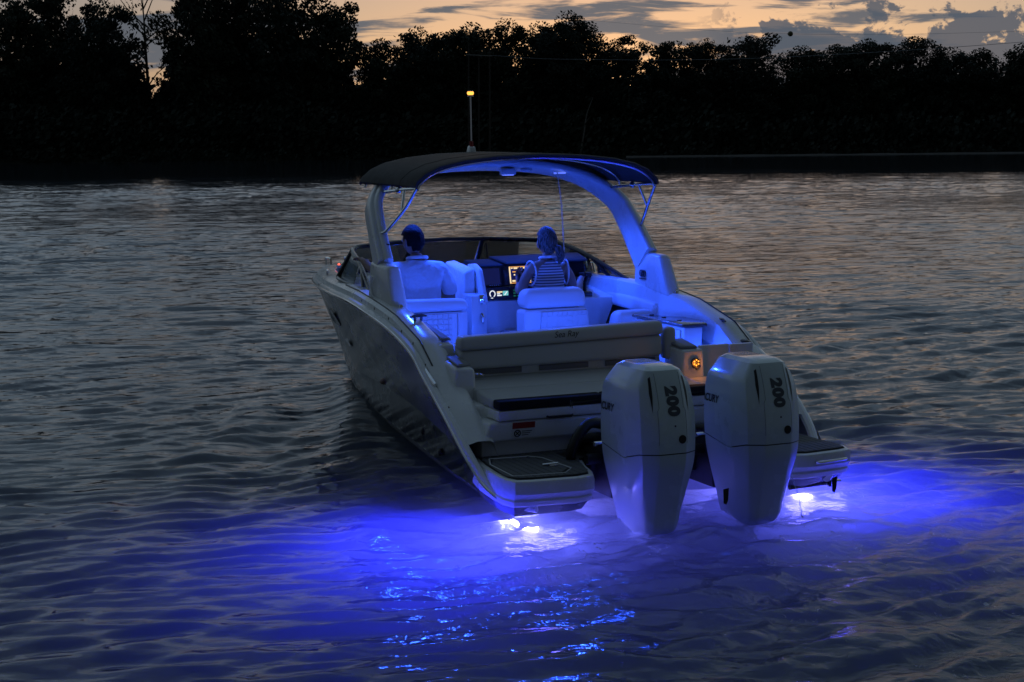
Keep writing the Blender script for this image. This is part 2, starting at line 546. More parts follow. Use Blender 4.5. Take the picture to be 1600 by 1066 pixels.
def lake():
    rows = [1.2]
    while rows[-1] < 150:
        rows.append(rows[-1] + max(0.025, 0.0036 * rows[-1]))
    rows = np.array(rows)
    nc = 560
    t = np.linspace(-1, 1, nc)
    Yg = np.repeat(rows[:, None], nc, 1)
    Xg = (2.2 + rows[:, None] * 0.40) * t[None, :]
    Z, chop = wave_height(Xg, Yg)
    edge = np.clip((1 - np.abs(t)) / 0.03, 0, 1)[None, :] * np.clip((150 - Yg) / 25, 0, 1) * np.clip((Yg - 1.2) / 0.5, 0, 1)
    Z = Z * edge
    nr = len(rows)
    V = np.stack([Xg, Yg, Z], -1).reshape(-1, 3)
    idx = np.arange(nr * nc).reshape(nr, nc)
    q = np.stack([idx[:-1, :-1], idx[:-1, 1:], idx[1:, 1:], idx[1:, :-1]], -1).reshape(-1, 4)
    verts = [tuple(v) for v in V.tolist()]
    faces = q.tolist()
    # outer calm water, joined edge to edge
    def add(p):
        verts.append(p); return len(verts) - 1
    L, Rr, F, K = -520.0, 560.0, 520.0, -60.0
    left = idx[:, 0].tolist(); right = idx[:, -1].tolist(); far = idx[-1, :].tolist(); nearr = idx[0, :].tolist()
    aFL, aFR, aNL, aNR = add((L, F, 0)), add((Rr, F, 0)), add((L, K, 0)), add((Rr, K, 0))
    faces.append([aNL] + left[::1] + [aFL])
    faces[-1] = faces[-1][::-1]
    faces.append(([aNR] + right + [aFR]))
    faces.append([aFL] + far + [aFR]); faces[-1] = faces[-1][::-1]
    faces.append([aNL] + nearr + [aNR])
    # floor and sides of the water body
    d = -6.0
    bFL, bFR, bNL, bNR = add((L, F, d)), add((Rr, F, d)), add((L, K, d)), add((Rr, K, d))
    faces += [[bNL, bFL, bFR, bNR], [aNL, bNL, bNR, aNR], [aFL, aFR, bFR, bFL], [aNL, aFL, bFL, bNL], [aNR, bNR, bFR, aFR]]
    me = bpy.data.meshes.new('lake_water')
    me.from_pydata(verts, [], faces)
    bm = bmesh.new(); bm.from_mesh(me)
    bmesh.ops.recalc_face_normals(bm, faces=bm.faces)
    bm.to_mesh(me); bm.free()
    me.shade_smooth()
    me.set_sharp_from_angle(angle=R(70))
    at = me.attributes.new('chop', 'FLOAT', 'POINT')
    cv = np.zeros(len(verts), dtype=np.float32); cv[:nr * nc] = chop.reshape(-1)
    at.data.foreach_set('value', cv)
    o = bpy.data.objects.new('lake_water', me)
    COL.objects.link(o)
    m = bpy.data.materials.new('lake_water')
    m.use_nodes = True
    N = NT(m.node_tree); N.n.clear()
    geo = N.node('ShaderNodeNewGeometry')
    gl = N.node('ShaderNodeBsdfGlass'); gl.inputs['IOR'].default_value = 1.333
    cr = N.node('ShaderNodeAttribute', attribute_name='chop')
    N.put(gl.inputs['Roughness'], N.maprange(cr.outputs['Fac'], 0.1, 0.8, 0.05, 0.23))   # aerated, unresolved ripples round the stern
    N.put(gl.inputs['Color'], (1, 1, 1))
    # fine ripples below the size of the mesh
    mp = N.node('ShaderNodeMapping')
    mp.inputs['Rotation'].default_value = (0, 0, R(-20))
    mp.inputs['Scale'].default_value = (0.42, 1.0, 1.0)
    N.l.new(geo.outputs['Position'], mp.inputs['Vector'])
    f1 = N.noise(mp.outputs[0], 5.0, 1.0, 0.5, 0.5)
    f2 = N.noise(mp.outputs[0], 1.6, 2.0, 0.5, 0.2)
    ca = N.node('ShaderNodeAttribute', attribute_name='chop')
    f3 = N.math('ADD', N.math('MULTIPLY', N.noise(mp.outputs[0], 4.6, 1.0, 0.5, 0.5), 0.6), N.math('MULTIPLY', N.noise(geo.outputs['Position'], 10.5, 2.0, 0.5, 0.35), 0.42))
    f4 = N.noise(mp.outputs[0], 14.0, 3.0, 0.6, 0.5)
    h34 = N.math('ADD', N.math('MULTIPLY', N.math('MULTIPLY', f3, ca.outputs['Fac']), 0.055), N.math('MULTIPLY', f4, 0.002))
    hgt = N.math('ADD', h34, N.math('ADD', N.math('MULTIPLY', f1, 0.022), N.math('MULTIPLY', f2, 0.018)))
    sp = N.node('ShaderNodeSeparateXYZ'); N.l.new(geo.outputs['Position'], sp.inputs[0])
    stm = N.node('ShaderNodeMapping'); stm.inputs['Scale'].default_value = (0.45, 1.0, 1.0); N.l.new(geo.outputs['Position'], stm.inputs['Vector'])
    edge = N.math('ADD', sp.outputs[1], N.math('MULTIPLY', N.noise(stm.outputs[0], 0.05, 4.0), 70.0))
    hgt = N.math('MULTIPLY', hgt, N.maprange(edge, 108.0, 172.0, 1.0, 0.10))
    bp = N.node('ShaderNodeBump')
    bp.inputs['Strength'].default_value = 1.0
    bp.inputs['Distance'].default_value = 1.0
    N.l.new(hgt, bp.inputs['Height'])
    N.l.new(bp.outputs[0], gl.inputs['Normal'])
    vol = N.node('ShaderNodeVolumePrincipled')
    N.put(vol.inputs['Color'], (0.42, 0.50, 0.66))
    N.put(vol.inputs['Absorption Color'], (0.12, 0.20, 0.42))
    vol.inputs['Density'].default_value = 1.6
    vol.inputs['Anisotropy'].default_value = 0.2
    fo = N.noise(geo.outputs['Position'], 26.0, 5.0, 0.7, 1.2)
    fo2 = N.noise(geo.outputs['Position'], 2.3, 3.0, 0.6, 0.5)
    foam = N.math('MULTIPLY', N.maprange(N.math('ADD', fo, N.math('MULTIPLY', fo2, 0.5)), 0.90, 1.0), N.maprange(ca.outputs['Fac'], 0.35, 0.9))
    df = N.node('ShaderNodeBsdfDiffuse'); N.put(df.inputs[0], (0.7, 0.7, 0.72))
    mxs = N.node('ShaderNodeMixShader')
    N.put(mxs.inputs[0], N.math('MULTIPLY', foam, 0.8)); N.l.new(gl.outputs[0], mxs.inputs[1]); N.l.new(df.outputs[0], mxs.inputs[2])
    out = N.node('ShaderNodeOutputMaterial')
    N.l.new(mxs.outputs[0], out.inputs['Surface'])
    N.l.new(vol.outputs[0], out.inputs['Volume'])
    m.cycles.homogeneous_volume = True
    me.materials.append(m)
    o['kind'] = 'structure'
    return o
lake()

def structure(name, bm, m, **kw):
    o = obj(name, bm, m, **kw); o['kind'] = 'structure'; return o

M['mud'] = mat('lake_mud', (0.05, 0.045, 0.035), 0.9, var=0.3, vscale=0.6)
M['bank'] = mat('dark_soil', (0.035, 0.035, 0.022), 0.95, var=0.4, vscale=0.3)
M['leaf'] = mat('leaf_green', (0.028, 0.038, 0.018), 0.75, var=0.3, vscale=0.5)
M['leaf2'] = mat('leaf_dark', (0.022, 0.032, 0.02), 0.75, var=0.3, vscale=0.5)
M['bark'] = mat('bark', (0.06, 0.05, 0.04), 0.9, var=0.3, vscale=3, bump=0.5, bscale=12)
M['palewood'] = mat('bleached_wood', (0.17, 0.155, 0.13), 0.85, var=0.2, vscale=4)
M['wire'] = mat('pale_wire', (0.25, 0.25, 0.25), 0.5, var=0.0)
M['shore_pale'] = mat('pale_shore_strip', (0.34, 0.33, 0.31), 0.9, var=0.3, vscale=1.2)

bm = B(); box(bm, -515, 555, -55, 515, -5.9, -5.4); structure('lake_bed', bm, M['mud'])

def bank():
    bm = B()
    prof = [(-3, -1.2), (0.4, 0.12), (3, 0.9), (12, 2.6), (40, 9.0), (220, 15.0)]  # the steep rise is an added dark backdrop behind gaps in the trees
    rings = []
    for px in np.linspace(-2600, 3800, 60):
        x0, D0 = shore_at(px)
        u = Vector((x0, D0, 0)).normalized()
        j = noise.noise(Vector((px * 0.006, 3.1, 0))) * 2.0
        rings.append([Vector((x0, D0, 0)) + u * (d + j) + Vector((0, 0, z)) for d, z in prof])
    loft(bm, rings, closed=False)
    structure('far_bank', bm, M['bank'])
    bm = B()
    rings = []
    for px in np.linspace(980, 2200, 130):
        x0, D0 = shore_at(px)
        u = Vector((x0, D0, 0)).normalized()
        j = noise.noise(Vector((px * 0.006, 3.1, 0))) * 2.0
        hh = 0.16 + 0.10 * noise.noise(Vector((px * 0.02, 9.1, 0)))
        p = Vector((x0, D0, 0)) + u * (-3.2 + .3 * j)
        w = u * 0.35
        rings.append([p + Vector((0, 0, -0.3)), p + Vector((0, 0, hh)), p + w + Vector((0, 0, hh)), p + w + Vector((0, 0, -0.3))])
    loft(bm, rings)
    structure('shoreline', bm, M['shore_pale'])  # thin pale strip standing just above the water
bank()

# ================================================================== TREES
def leaf_cloud(bm, c, rad, n, size, rr):
    """leaf clumps: small tilted quads through a volume, thinner at the rim"""
    for _ in range(n):
        while True:
            p = Vector((rr.uniform(-1, 1), rr.uniform(-1, 1), rr.uniform(-1, 1)))
            if p.length <= 1:
                break
        p = Vector((p.x * rad[0], p.y * rad[1], p.z * rad[2])) + Vector(c)
        s = size * rr.uniform(0.5, 1.3)
        a = Vector((rr.gauss(0, 1), rr.gauss(0, 1), rr.gauss(0, 1))).normalized()
        b = a.orthogonal().normalized()
        d = a.cross(b)
        v = [bm.verts.new(p + b * s), bm.verts.new(p + d * s * 0.55), bm.verts.new(p - b * s), bm.verts.new(p - d * s * 0.55)]
        bm.faces.new(v)

def make_tree_meshes(kind, seed):
    """crown and trunk meshes, base at the origin"""
    rr = random.Random(seed)
    H = {'round': 20.0, 'tall': 24.0, 'wide': 19.0, 'bare': 24.0, 'low': 15.0}[kind] * rr.uniform(0.95, 1.05)
    tb, cb = B(), B()
    lean = rr.uniform(-0.6, 0.6)
    top = 0.8 * H
    trunk = [(0, 0, -0.5), (lean * 0.2, 0, H * 0.2), (lean * 0.6, 0.2, H * 0.45), (lean, 0.1, top)]
    tube(tb, trunk, [0.34, 0.27, 0.2, 0.06], 7, smooth=9)
    nb = {'round': 26, 'tall': 26, 'wide': 26, 'bare': 20, 'low': 16}[kind]
    W0 = {'round': 5.4, 'tall': 4.9, 'wide': 6.4, 'bare': 5.4, 'low': 4.8}[kind]
    for i in range(nb):
        t = 0.28 + 0.68 * (i + rr.random()) / nb
        z0 = H * t * 0.88
        a = rr.uniform(0, 2 * PI)
        prof = math.sin(PI * min(1, max(0.08, (t - 0.12) / 0.95))) ** 0.7
        L = W0 * prof * rr.uniform(0.65, 1.1)
        if kind == 'bare':
            L *= 0.9
        e = Vector((math.cos(a) * L + lean * t, math.sin(a) * L, z0 + L * rr.uniform(0.25, 0.7)))
        s = Vector((lean * t, 0, z0 * 0.9))
        mid = (s + e) / 2 + Vector((rr.uniform(-.4, .4), rr.uniform(-.4, .4), rr.uniform(-.2, .5)))
        tube(tb, [s, mid, e], [0.11, 0.07, 0.025], 5, smooth=5)
        for q in range(3):
            f = e + Vector((rr.uniform(-1, 1), rr.uniform(-1, 1), rr.uniform(0.1, 1.3))) * 1.1
            tube(tb, [mid.lerp(e, 0.5 + 0.2 * q), f], [0.04, 0.015], 4)
        dens = 0.16 if kind == 'bare' else 1.0
        n = int(230 * dens)
        r0 = rr.uniform(0.9, 1.7)
        leaf_cloud(cb, e, (r0 * 1.1, r0 * 1.1, r0 * 0.75), n, 0.24, rr)
        if kind != 'bare':
            leaf_cloud(cb, mid, (r0 * 1.2, r0 * 1.2, r0 * 0.8), int(n * 0.7), 0.28, rr)
    if kind != 'bare':
        leaf_cloud(cb, (lean, 0, H * 0.86), (W0 * 0.42, W0 * 0.42, H * 0.11), 420, 0.25, rr)
        leaf_cloud(cb, (lean * .5, 0, H * 0.55), (W0 * 0.75, W0 * 0.75, H * 0.25), 900, 0.32, rr)
    def fin(bm, nm, m):
        me = bpy.data.meshes.new(nm); bm.to_mesh(me); bm.free(); me.materials.append(m); me.shade_smooth(); return me
    return H, fin(tb, 'trunk', M['bark']), fin(cb, 'crown', M['leaf'] if seed % 2 else M['leaf2'])

PROTO = {k: [make_tree_meshes(k, s) for s in ss] for k, ss in
         {'round': (1, 2, 3), 'tall': (4, 5), 'wide': (6, 7), 'bare': (8,), 'low': (9, 10)}.items()}

def put_tree(px, back, top_y, kind, label, group=None, var=0, rot=None):
    """px: picture column it grows in; back: metres behind the waterline; top_y: height of its top in the picture"""
    x0, D0 = shore_at(px)
    u = Vector((x0, D0, 0)).normalized()
    p = Vector((x0, D0, 0)) + u * back
    zb = float(np.interp(back, [0, 3, 10, 40, 220], [0.1, 0.9, 2.0, 3.5, 6.0]))
    D = p.y
    want = at_px(px, top_y, D).z - zb
    H, tm, cm = PROTO[kind][var % len(PROTO[kind])]
    s = want / H
    o = thing('bare_tree' if kind == 'bare' else 'leafy_tree', label, 'tree',
              Matrix.Translation((p.x, p.y, zb)) @ Matrix.Rotation(random.uniform(0, 6.28) if rot is None else rot, 4, 'Z')
              @ Matrix.Diagonal((0.5 + 0.5 * s, 0.5 + 0.5 * s, s, 1)), group)
    for nm, me in (('trunk', tm), ('crown', cm)):
        c = bpy.data.objects.new(nm, me); COL.objects.link(c); c.parent = o
    return o

trees = [
    # px, back, top_y, kind, var, label
    (-70, 10, -70, 'tall', 0, 'dark tree cut off by the left edge of the view'),
    (25, 8, -20, 'round', 0, 'dark leafy tree at far left with sky showing through its crown'),
    (105, 14, -55, 'tall', 1, 'second dark tree from the left, top reaching out of the picture'),
    (165, 6, -16, 'round', 1, 'rounded dark tree just left of the bare forked tree'),
    (245, 11, -60, 'bare', 0, 'bare forked tree with thin leafless branches against the sky'),
    (325, 7, -55, 'round', 2, 'dense dark tree just right of the bare forked tree'),
    (395, 12, -62, 'tall', 0, 'tall dark tree, second to the right of the bare forked tree'),
    (455, 6, -42, 'wide', 0, 'broad dark tree with gaps of orange sky in its crown'),
    (515, 9, -8, 'round', 0, 'last tall tree of the left group, its edge against orange sky'),
    (600, 7, 62, 'low', 0, 'low tree in the dip of the treeline between two tall groups'),
    (655, 6, 34, 'round', 1, 'left end tree of the middle group, ragged against orange sky'),
    (700, 12, 44, 'wide', 1, 'dark tree right above the boat pole lamp'),
    (742, 8, 28, 'round', 2, 'dark rounded tree just right of the pole lamp'),
    (795, 7, 20, 'tall', 1, 'dark tree in the middle group with orange sky glinting below its crown'),
    (845, 12, 26, 'round', 0, 'dark tree just left of the highest middle crown'),
    (890, 7, 8, 'tall', 0, 'highest tree of the middle group, rounded top against orange sky'),
    (930, 10, 40, 'wide', 0, 'right shoulder tree of the middle group, stepping down to the low trees'),
    (985, 6, 68, 'low', 1, 'low tree right after the middle group of tall trees'),
    (1050, 12, 58, 'wide', 1, 'spreading tree left of the long rounded crown on the right side'),
    (1110, 9, 54, 'round', 1, 'dark tree in the long even treeline right of centre'),
    (1165, 6, 50, 'wide', 0, 'broad domed tree just left of the gap with the marker ball'),
    (1250, 8, 66, 'round', 2, 'small domed tree directly below the wire marker ball'),
    (1305, 12, 66, 'wide', 1, 'dark tree between the marker ball and the taller right crowns'),
    (1355, 6, 54, 'round', 0, 'ragged tall crown below the blue grey cloud on the right'),
    (1420, 9, 53, 'wide', 0, 'broad dark crown under the gap between two right hand clouds'),
    (1480, 7, 68, 'round', 1, 'smaller tree below the long flat cloud on the right'),
    (1535, 12, 76, 'low', 0, 'low tree in front of the pink strip of sky at the right'),
    (1590, 6, 62, 'round', 2, 'dark tree cut off by the right edge of the view'),
    (1660, 9, 58, 'wide', 1, 'dark tree standing just beyond the right edge of the view'),
]
for px, back, ty, kind, var, label in trees:
    put_tree(px, back, ty, kind, label, 'trees along the far shore', var)

# the unlit wood below the skyline, which reads as one mass
def forest_mass():
    bm = B()
    rr = random.Random(33)
    for px in np.arange(-700, 2400, 9):
        x0, D0 = shore_at(px)
        u = Vector((x0, D0, 0)).normalized()
        top = 9 + float(np.interp(px, [-700, -20, 0, 40, 100, 150, 200, 228, 246, 262, 285, 500, 530, 552, 568, 605, 632, 700, 760, 830, 880, 915, 945, 962, 1050, 1165, 1200, 1224, 1246, 1285, 1355, 1430, 1490, 1532, 1575, 2400],
                              [0, 10, 38, 12, 22, 14, 24, 50, 104, 92, 4, -4, 24, 50, 72, 66, 46, 40, 36, 36, 20, 34, 58, 72, 62, 55, 74, 88, 70, 76, 60, 60, 74, 82, 68, 70]))
        top += 7 * noise.noise(Vector((px * 0.03, 1.7, 0)))
        if rr.random() < .8:
            hb_ = rr.uniform(.6, 2.6)
            leaf_cloud(bm, Vector((x0, D0, 0)) + u * rr.uniform(-1.5, .8) + Vector((0, 0, hb_ * .4)), (.9, .9, hb_ * .55), int(14 + hb_ * 9), .34, rr)
        for lay in range(4):
            back = 1.5 + lay * 4.5
            D = D0 + back
            hmax = at_px(px, top, D).z
            h = hmax * (0.40 + 0.2 * lay) * rr.uniform(0.85, 1.05)
            c = Vector((x0, D0, 0)) + u * (back + rr.uniform(-1, 1)) + Vector((0, 0, h * 0.5))
            leaf_cloud(bm, c, (1.1, 1.6, h * 0.5), int(20 + h * 5.5), 0.50, rr)
            if lay == 2:
                # solid heart of the wood, so no light comes through its depth
                for q in range(int(h * 3.0)):
                    z = h * .95 * (q + rr.random()) / (h * 3.0)
                    p = Vector((x0, D0, 0)) + u * (back + rr.uniform(-1.5, 1.5)) + Vector((0, 0, z))
                    leaf_cloud(bm, p, (0.8, 1.0, 0.5), 2, 1.2, rr)
    o = obj('forest', bm, M['leaf2'], flat=True)
    o['kind'] = 'stuff'
forest_mass()

# leaning dead trunk, pale against the wood
x0, D0 = shore_at(915)
bm = B()
tube(bm, [(0, 0, 0), (0.6, 0, 3.5), (1.0, 0, 6.0), (1.9, 0, 8.4)], [0.16, 0.12, 0.09, 0.04], 7, smooth=12)
tube(bm, [(0.8, 0, 4.8), (1.5, 0.1, 5.6)], [0.06, 0.02], 5)
snag = tag(obj('dead_trunk', bm, M['palewood']), 'thin pale dead trunk leaning in front of the dark wood', 'dead tree')
snag.location = (x0 - 0.6, D0 - 0.4, 0.2)

# ================================================================== POWER LINE
pl = thing('power_pole', 'faint frame of three poles with a crossbar before the dark wood', 'utility pole', Matrix.Translation(at_px(748, 238, 228)))
base = at_px(748, 238, 228)
for pxa, yt in ((732, 70), (748, 84), (765, 76)):
    bm = B(); a = at_px(pxa, 240, 228); b = at_px(pxa, yt, 228)
    tube(bm, [a - Vector((0, 0, 2)), b], [0.15, 0.10], 7)
    obj('pole', bm, M['bark'], pl, shift=base)
bm = B(); a = at_px(728, 86, 227.6); b = at_px(769, 88, 227.6)
tube(bm, [a, b], 0.09, 6); obj('crossbar', bm, M['palewood'], pl, shift=base)

def wire(name, pts, r, label):
    bm = B(); tube(bm, pts, r, 5, smooth=50)
    return tag(obj(name, bm, M['wire']), label, 'wire')
wire('power_line', [at_px(769, 87, 227.6), at_px(850, 92, 225), at_px(950, 93.5, 221), at_px(1040, 94, 217), at_px(1200, 90.5, 209),
                    at_px(1460, 76, 197), at_px(1800, 50, 185)], 0.028, 'pale wire sagging across the dark trees from the pole frame')
wire('upper_wire', [at_px(900, 30, 234), at_px(1100, 47, 212), at_px(1235, 53, 197), at_px(1400, 54, 185), at_px(1700, 46, 166)], 0.012,
     'thin upper wire that carries the marker ball, against the clouds')
bm = B(); c = at_px(1235, 53, 197)
ball(bm, c, 0.32, 16, 10)
mb = thing('marker_ball', 'small dark marker ball hanging on the upper wire in the sky', 'marker ball', Matrix.Translation(c))
M['ball'] = mat('ball_paint', (0.12, 0.10, 0.03), 0.5, var=0.2)
obj('shell', bm, M['ball'], mb, shift=c)
bm = B(); tube(bm, [c - Vector((0.40, 0, 0.01)), c - Vector((0.30, 0, 0))], 0.05, 6); obj('clamp', bm, M['black'], mb, shift=c)

# ================================================================== BOAT
boat = thing('motor_boat', 'white and grey open motor boat with twin outboards, lit blue inside', 'boat', BOAT)

def interp(tab, y):
    a = np.array(tab); return float(np.interp(y, a[:, 0], a[:, 1]))

def curve_pts(pts, n):
    """smooth longitudinal line, resampled evenly in its parameter"""
    return catmull(pts, n)

NS = 72
# port side lines are given with positive X (half breadth), mirrored later
L_keel = [(0, .30, -.40), (0, 2.0, -.40), (0, 4.0, -.38), (0, 5.6, -.26), (0, 6.4, -.10), (0, 6.74, .0)]
L_wl = [(.97, .30, -.02), (.93, 1.0, 0), (.87, 1.7, 0), (.775, 2.53, 0), (.63, 3.75, 0), (.455, 4.9, 0), (.25, 6.0, .0), (.0, 6.74, .01)]
L_strip = [(1.02, .30, .035), (.985, 1.0, .06), (.925, 1.7, .07), (.83, 2.53, .08), (.685, 3.75, .08), (.50, 4.9, .08), (.28, 6.0, .07), (.0, 6.79, .045)]
L_knuck = [(1.12, .25, .13), (1.07, .62, .19), (1.0, 1.2, .28), (.965, 1.6, .33), (.90, 2.35, .385), (.78, 3.36, .385), (.60, 4.7, .337), (.42, 5.6, .26), (.22, 6.36, .18), (.0, 6.86, .12)]
L_rail = [(1.23, .06, .27), (1.26, .24, .40), (1.27, .56, .59), (1.27, .95, .785), (1.268, 1.25, .935), (1.262, 1.75, 1.045), (1.25, 2.3, 1.105),
          (1.205, 2.8, 1.128), (1.15, 3.3, 1.130), (1.085, 3.8, 1.125), (1.0, 4.35, 1.115), (.89, 4.9, 1.10), (.745, 5.5, 1.075), (.56, 6.2, 1.045), (.34, 6.9, 1.015), (.14, 7.42, .995), (.04, 7.6, .99), (.0, 7.65, .99)]
C_keel, C_wl, C_strip, C_kn, C_rail = [curve_pts(l, NS) for l in (L_keel, L_wl, L_strip, L_knuck, L_rail)]

def blend(a, b, t, bulge):
    out = []
    for i, (p, q) in enumerate(zip(a, b)):
        v = p.lerp(q, t)
        v.x = max(0.0, p.x + (q.x - p.x) * t ** bulge)
        out.append(v)
    return out
C_m1, C_m2, C_m3 = blend(C_kn, C_rail, .25, .95), blend(C_kn, C_rail, .5, .95), blend(C_kn, C_rail, .78, .97)

def strip_surface(bm, lines):
    for sg in (-1, 1):
        rings = [[Vector((sg * l[i].x, l[i].y, l[i].z)) for l in lines] for i in range(NS)]
        loft(bm, rings, closed=False)

bm = B(); strip_surface(bm, [C_kn, C_m1, C_m2, C_m3, C_rail])
hull = obj('hull', bm, M['hull'], boat, angle=60)
bm = B(); strip_surface(bm, [C_strip, C_kn]); obj('boot_stripe', bm, M['boot'], hull, angle=60)
bm = B(); strip_surface(bm, [C_keel, C_wl, C_strip]); obj('hull_bottom', bm, M['bottom'], hull, angle=50)
# rub rail: white bulge with a steel strip along it
bm = B(); bm2 = B()
full_rail = [(1.05, -.36, .155), (1.15, -.26, .17), (1.20, -.12, .20)] + L_rail
for sg in (-1, 1):
    pts = catmull([(sg * (x - (.07 * max(0, min(1, (.75 - y) / .8)) if sg > 0 else 0)), y, z) for x, y, z in full_rail], 110)
    pts = [p for p in pts if sg * p.x >= -0.001]
    tube(bm, [p + Vector((0, 0, .004)) for p in pts], 0.030, 8)
    tube(bm2, [p + Vector((sg * 0.026, 0, 0.004)) for p in pts], 0.011, 6)
rr_ = obj('rub_rail', bm, M['gel'], hull); obj('rail_strip', bm2, M['steel'], hull)

# gunwale: from the rail up over the ridge and down into the cockpit
def rail_at(y):
    return interp([(p[1], p[0]) for p in L_rail], y), interp([(p[1], p[2]) for p in L_rail], y)
bm = B()
for sg in (-1, 1):
    rings = []
    for y in np.concatenate([np.linspace(.30, 2.0, 30), np.linspace(2.08, 7.45, 60), [7.55, 7.62]]):
        xr, zr = rail_at(y)
        up = interp([(.3, .02), (.9, .05), (1.3, .075), (2, .09), (8, .09)], y)
        w = lambda d: sg * max(0.0, xr - d)
        rings.append([(w(.015), y, zr + .02), (w(.02), y, zr + up * .75), (w(.045), y, zr + up), (w(.09), y, zr + up + .012),
                      (w(.17), y, zr + up + .012), (w(.20), y, zr + up - .004), (w(.215), y, zr + up - .06), (w(.235), y, zr - .09)])
    loft(bm, rings, closed=False)
gun = obj('gunwale', bm, M['gel'], boat, angle=30)
# dark bead with screws along the ridge
for sg in (-1, 1):
    bm = B()
    pts = []
    for y in np.linspace(1.0, 3.4, 40):
        xr, zr = rail_at(y)
        up = interp([(.3, .02), (.9, .05), (1.3, .075), (2, .09), (8, .09)], y)
        pts.append((sg * (xr - .05), y, zr + up + .003))
    tube(bm, pts, 0.006, 5)
    obj('ridge_bead', bm, M['black'], gun)
for sg in (-1, 1):
    for y in (.62, .85, 1.05, 1.3, 1.55, 1.85, 2.2, 2.6):
        xr, zr = rail_at(y)
        up = interp([(.3, .02), (.9, .05), (1.3, .075), (2, .09), (8, .09)], y)
        bm = B(); ball(bm, (sg * (xr - .022), y, zr + up * .55), (.008, .012, .012), 8, 6); obj('snap', bm, M['black'], gun)
# cleats
def cleat(c, d):
    bm = B()
    c = Vector(c); d = Vector(d).normalized()
    tube(bm, [c - d * .075 + Vector((0, 0, .022)), c - d * .03 + Vector((0, 0, .028)), c + d * .03 + Vector((0, 0, .028)), c + d * .075 + Vector((0, 0, .022))], [.006, .012, .012, .006], 7)
    for k in (-.028, .028):
        tube(bm, [c + d * k - Vector((0, 0, .01)), c + d * k + Vector((0, 0, .027))], .010, 7)
    return bm
for c, d, m in (((-1.10, 1.62, 1.112), (1, .35, 0), 'frame'), ((1.12, 1.28, 1.0), (.1, 1, 0), 'frame'),
                ((-.86, 4.72, 1.215), (.3, 1, 0), 'steel'), ((.86, 4.72, 1.215), (-.3, 1, 0), 'steel')):
    obj('cleat', cleat(c, d), M[m], gun)
# chock on the hull rail near the stern, two through-hull fittings
for c in ((-1.262, .92, .80), (1.262, .92, .80)):
    bm = B(); tube(bm, [Vector(c) + Vector((0, -.10, -.035)), c, Vector(c) + Vector((0, .10, .045))], [.014, .018, .014], 7); obj('bow_chock', bm, M['steel'], gun)
for c in ((-.965, 1.96, .26), (-.955, 1.62, .16)):
    bm = B(); ball(bm, c, (.014, .028, .028), 10, 8); obj('drain_fitting', bm, M['black'], hull)
# hull window and oval badge
def hull_point(y, f):
    """port hull surface point at length y and fraction f of the topside height"""
    best = min(range(NS), key=lambda i: abs((C_kn[i].y + (C_rail[i].y - C_kn[i].y) * f) - y))
    cs = [C_kn[best], C_m1[best], C_m2[best], C_m3[best], C_rail[best]]
    t = [0, .25, .5, .78, 1]
    return Vector((float(np.interp(f, t, [c.x for c in cs])), y, float(np.interp(f, t, [c.z for c in cs]))))
def hull_patch(bm, yc, fc, dy, df, n, off, square, bm_side=-1):
    for sg in (bm_side,):
        ring = []
        for k in range(n):
            a = 2 * PI * k / n
            ca, sa = math.cos(a), math.sin(a)
            e = 2 / square
            px = math.copysign(abs(ca) ** e, ca) * dy; pf = math.copysign(abs(sa) ** e, sa) * df
            p = hull_point(yc + px, fc + pf); ring.append(Vector((sg * (p.x + off), p.y, p.z)))
        a = [bm.verts.new(p) for p in ring]; b = [bm.verts.new(p - Vector((sg * .02, 0, 0))) for p in ring]
        bm.faces.new(a)
        for k in range(n):
            bm.faces.new((a[k], a[(k + 1) % n], b[(k + 1) % n], b[k]))
for sg in (-1, 1):
    bm = B(); hull_patch(bm, 4.66, .64, .27, .085, 24, .012, 5, sg); obj('hull_window', bm, M['boot'], hull)
for sg in (-1, 1):
    bm = B(); hull_patch(bm, 4.38, .38, .14, .055, 24, .010, 2, sg); obj('hull_badge', bm, M['steel'], hull)

# ---------------- bow deck, floor, transom
bm = B()
poly = []
for y in np.linspace(6.95, 7.62, 8):
    xr, zr = rail_at(y); poly.append((-max(.02, xr - .16), y, zr + .07))
poly2 = [(-x, y, z) for x, y, z in poly[::-1]]
prism(bm, poly + poly2, (0, 0, .03), .006)
fd = obj('fore_deck', bm, M['gel'], boat)
for sg in (-1, 1):
    bm = B(); tube(bm, [(sg * .10, 7.25, 1.09), (sg * .10, 7.25, 1.16), (sg * .10, 7.43, 1.16), (sg * .10, 7.43, 1.09)], .012, 7); obj('bow_handle', bm, M['chrome'], fd)
bm = B(); box(bm, -.05, .05, 7.10, 7.18, 1.085, 1.125, .01); nl = obj('bow_light', bm, M['steel'], fd)
bm = B(); ball(bm, (-.055, 7.12, 1.11), .011, 8, 6); obj('red_lens', bm, M['led_red'], nl)
bm = B()
fl = [(x, y) for y, x in ((.9, .96), (1.6, .90), (2.5, .82), (3.4, .68), (4.0, .60), (5.2, .44), (6.0, .26))]
prism(bm, [(-x, y, .36) for x, y in fl] + [(x, y, .36) for x, y in fl[::-1]], (0, 0, .03))
obj('cockpit_floor', bm, M['eva'], boat)
bm = B(); hexa(bm, [(-.35, .28, -.32), (.35, .28, -.32), (.35, .40, -.32), (-.35, .40, -.32), (-1.05, .36, .30), (1.05, .36, .30), (1.05, .42, .30), (-1.05, .42, .30)], .01)
transom = obj('transom', bm, M['gel'], boat)
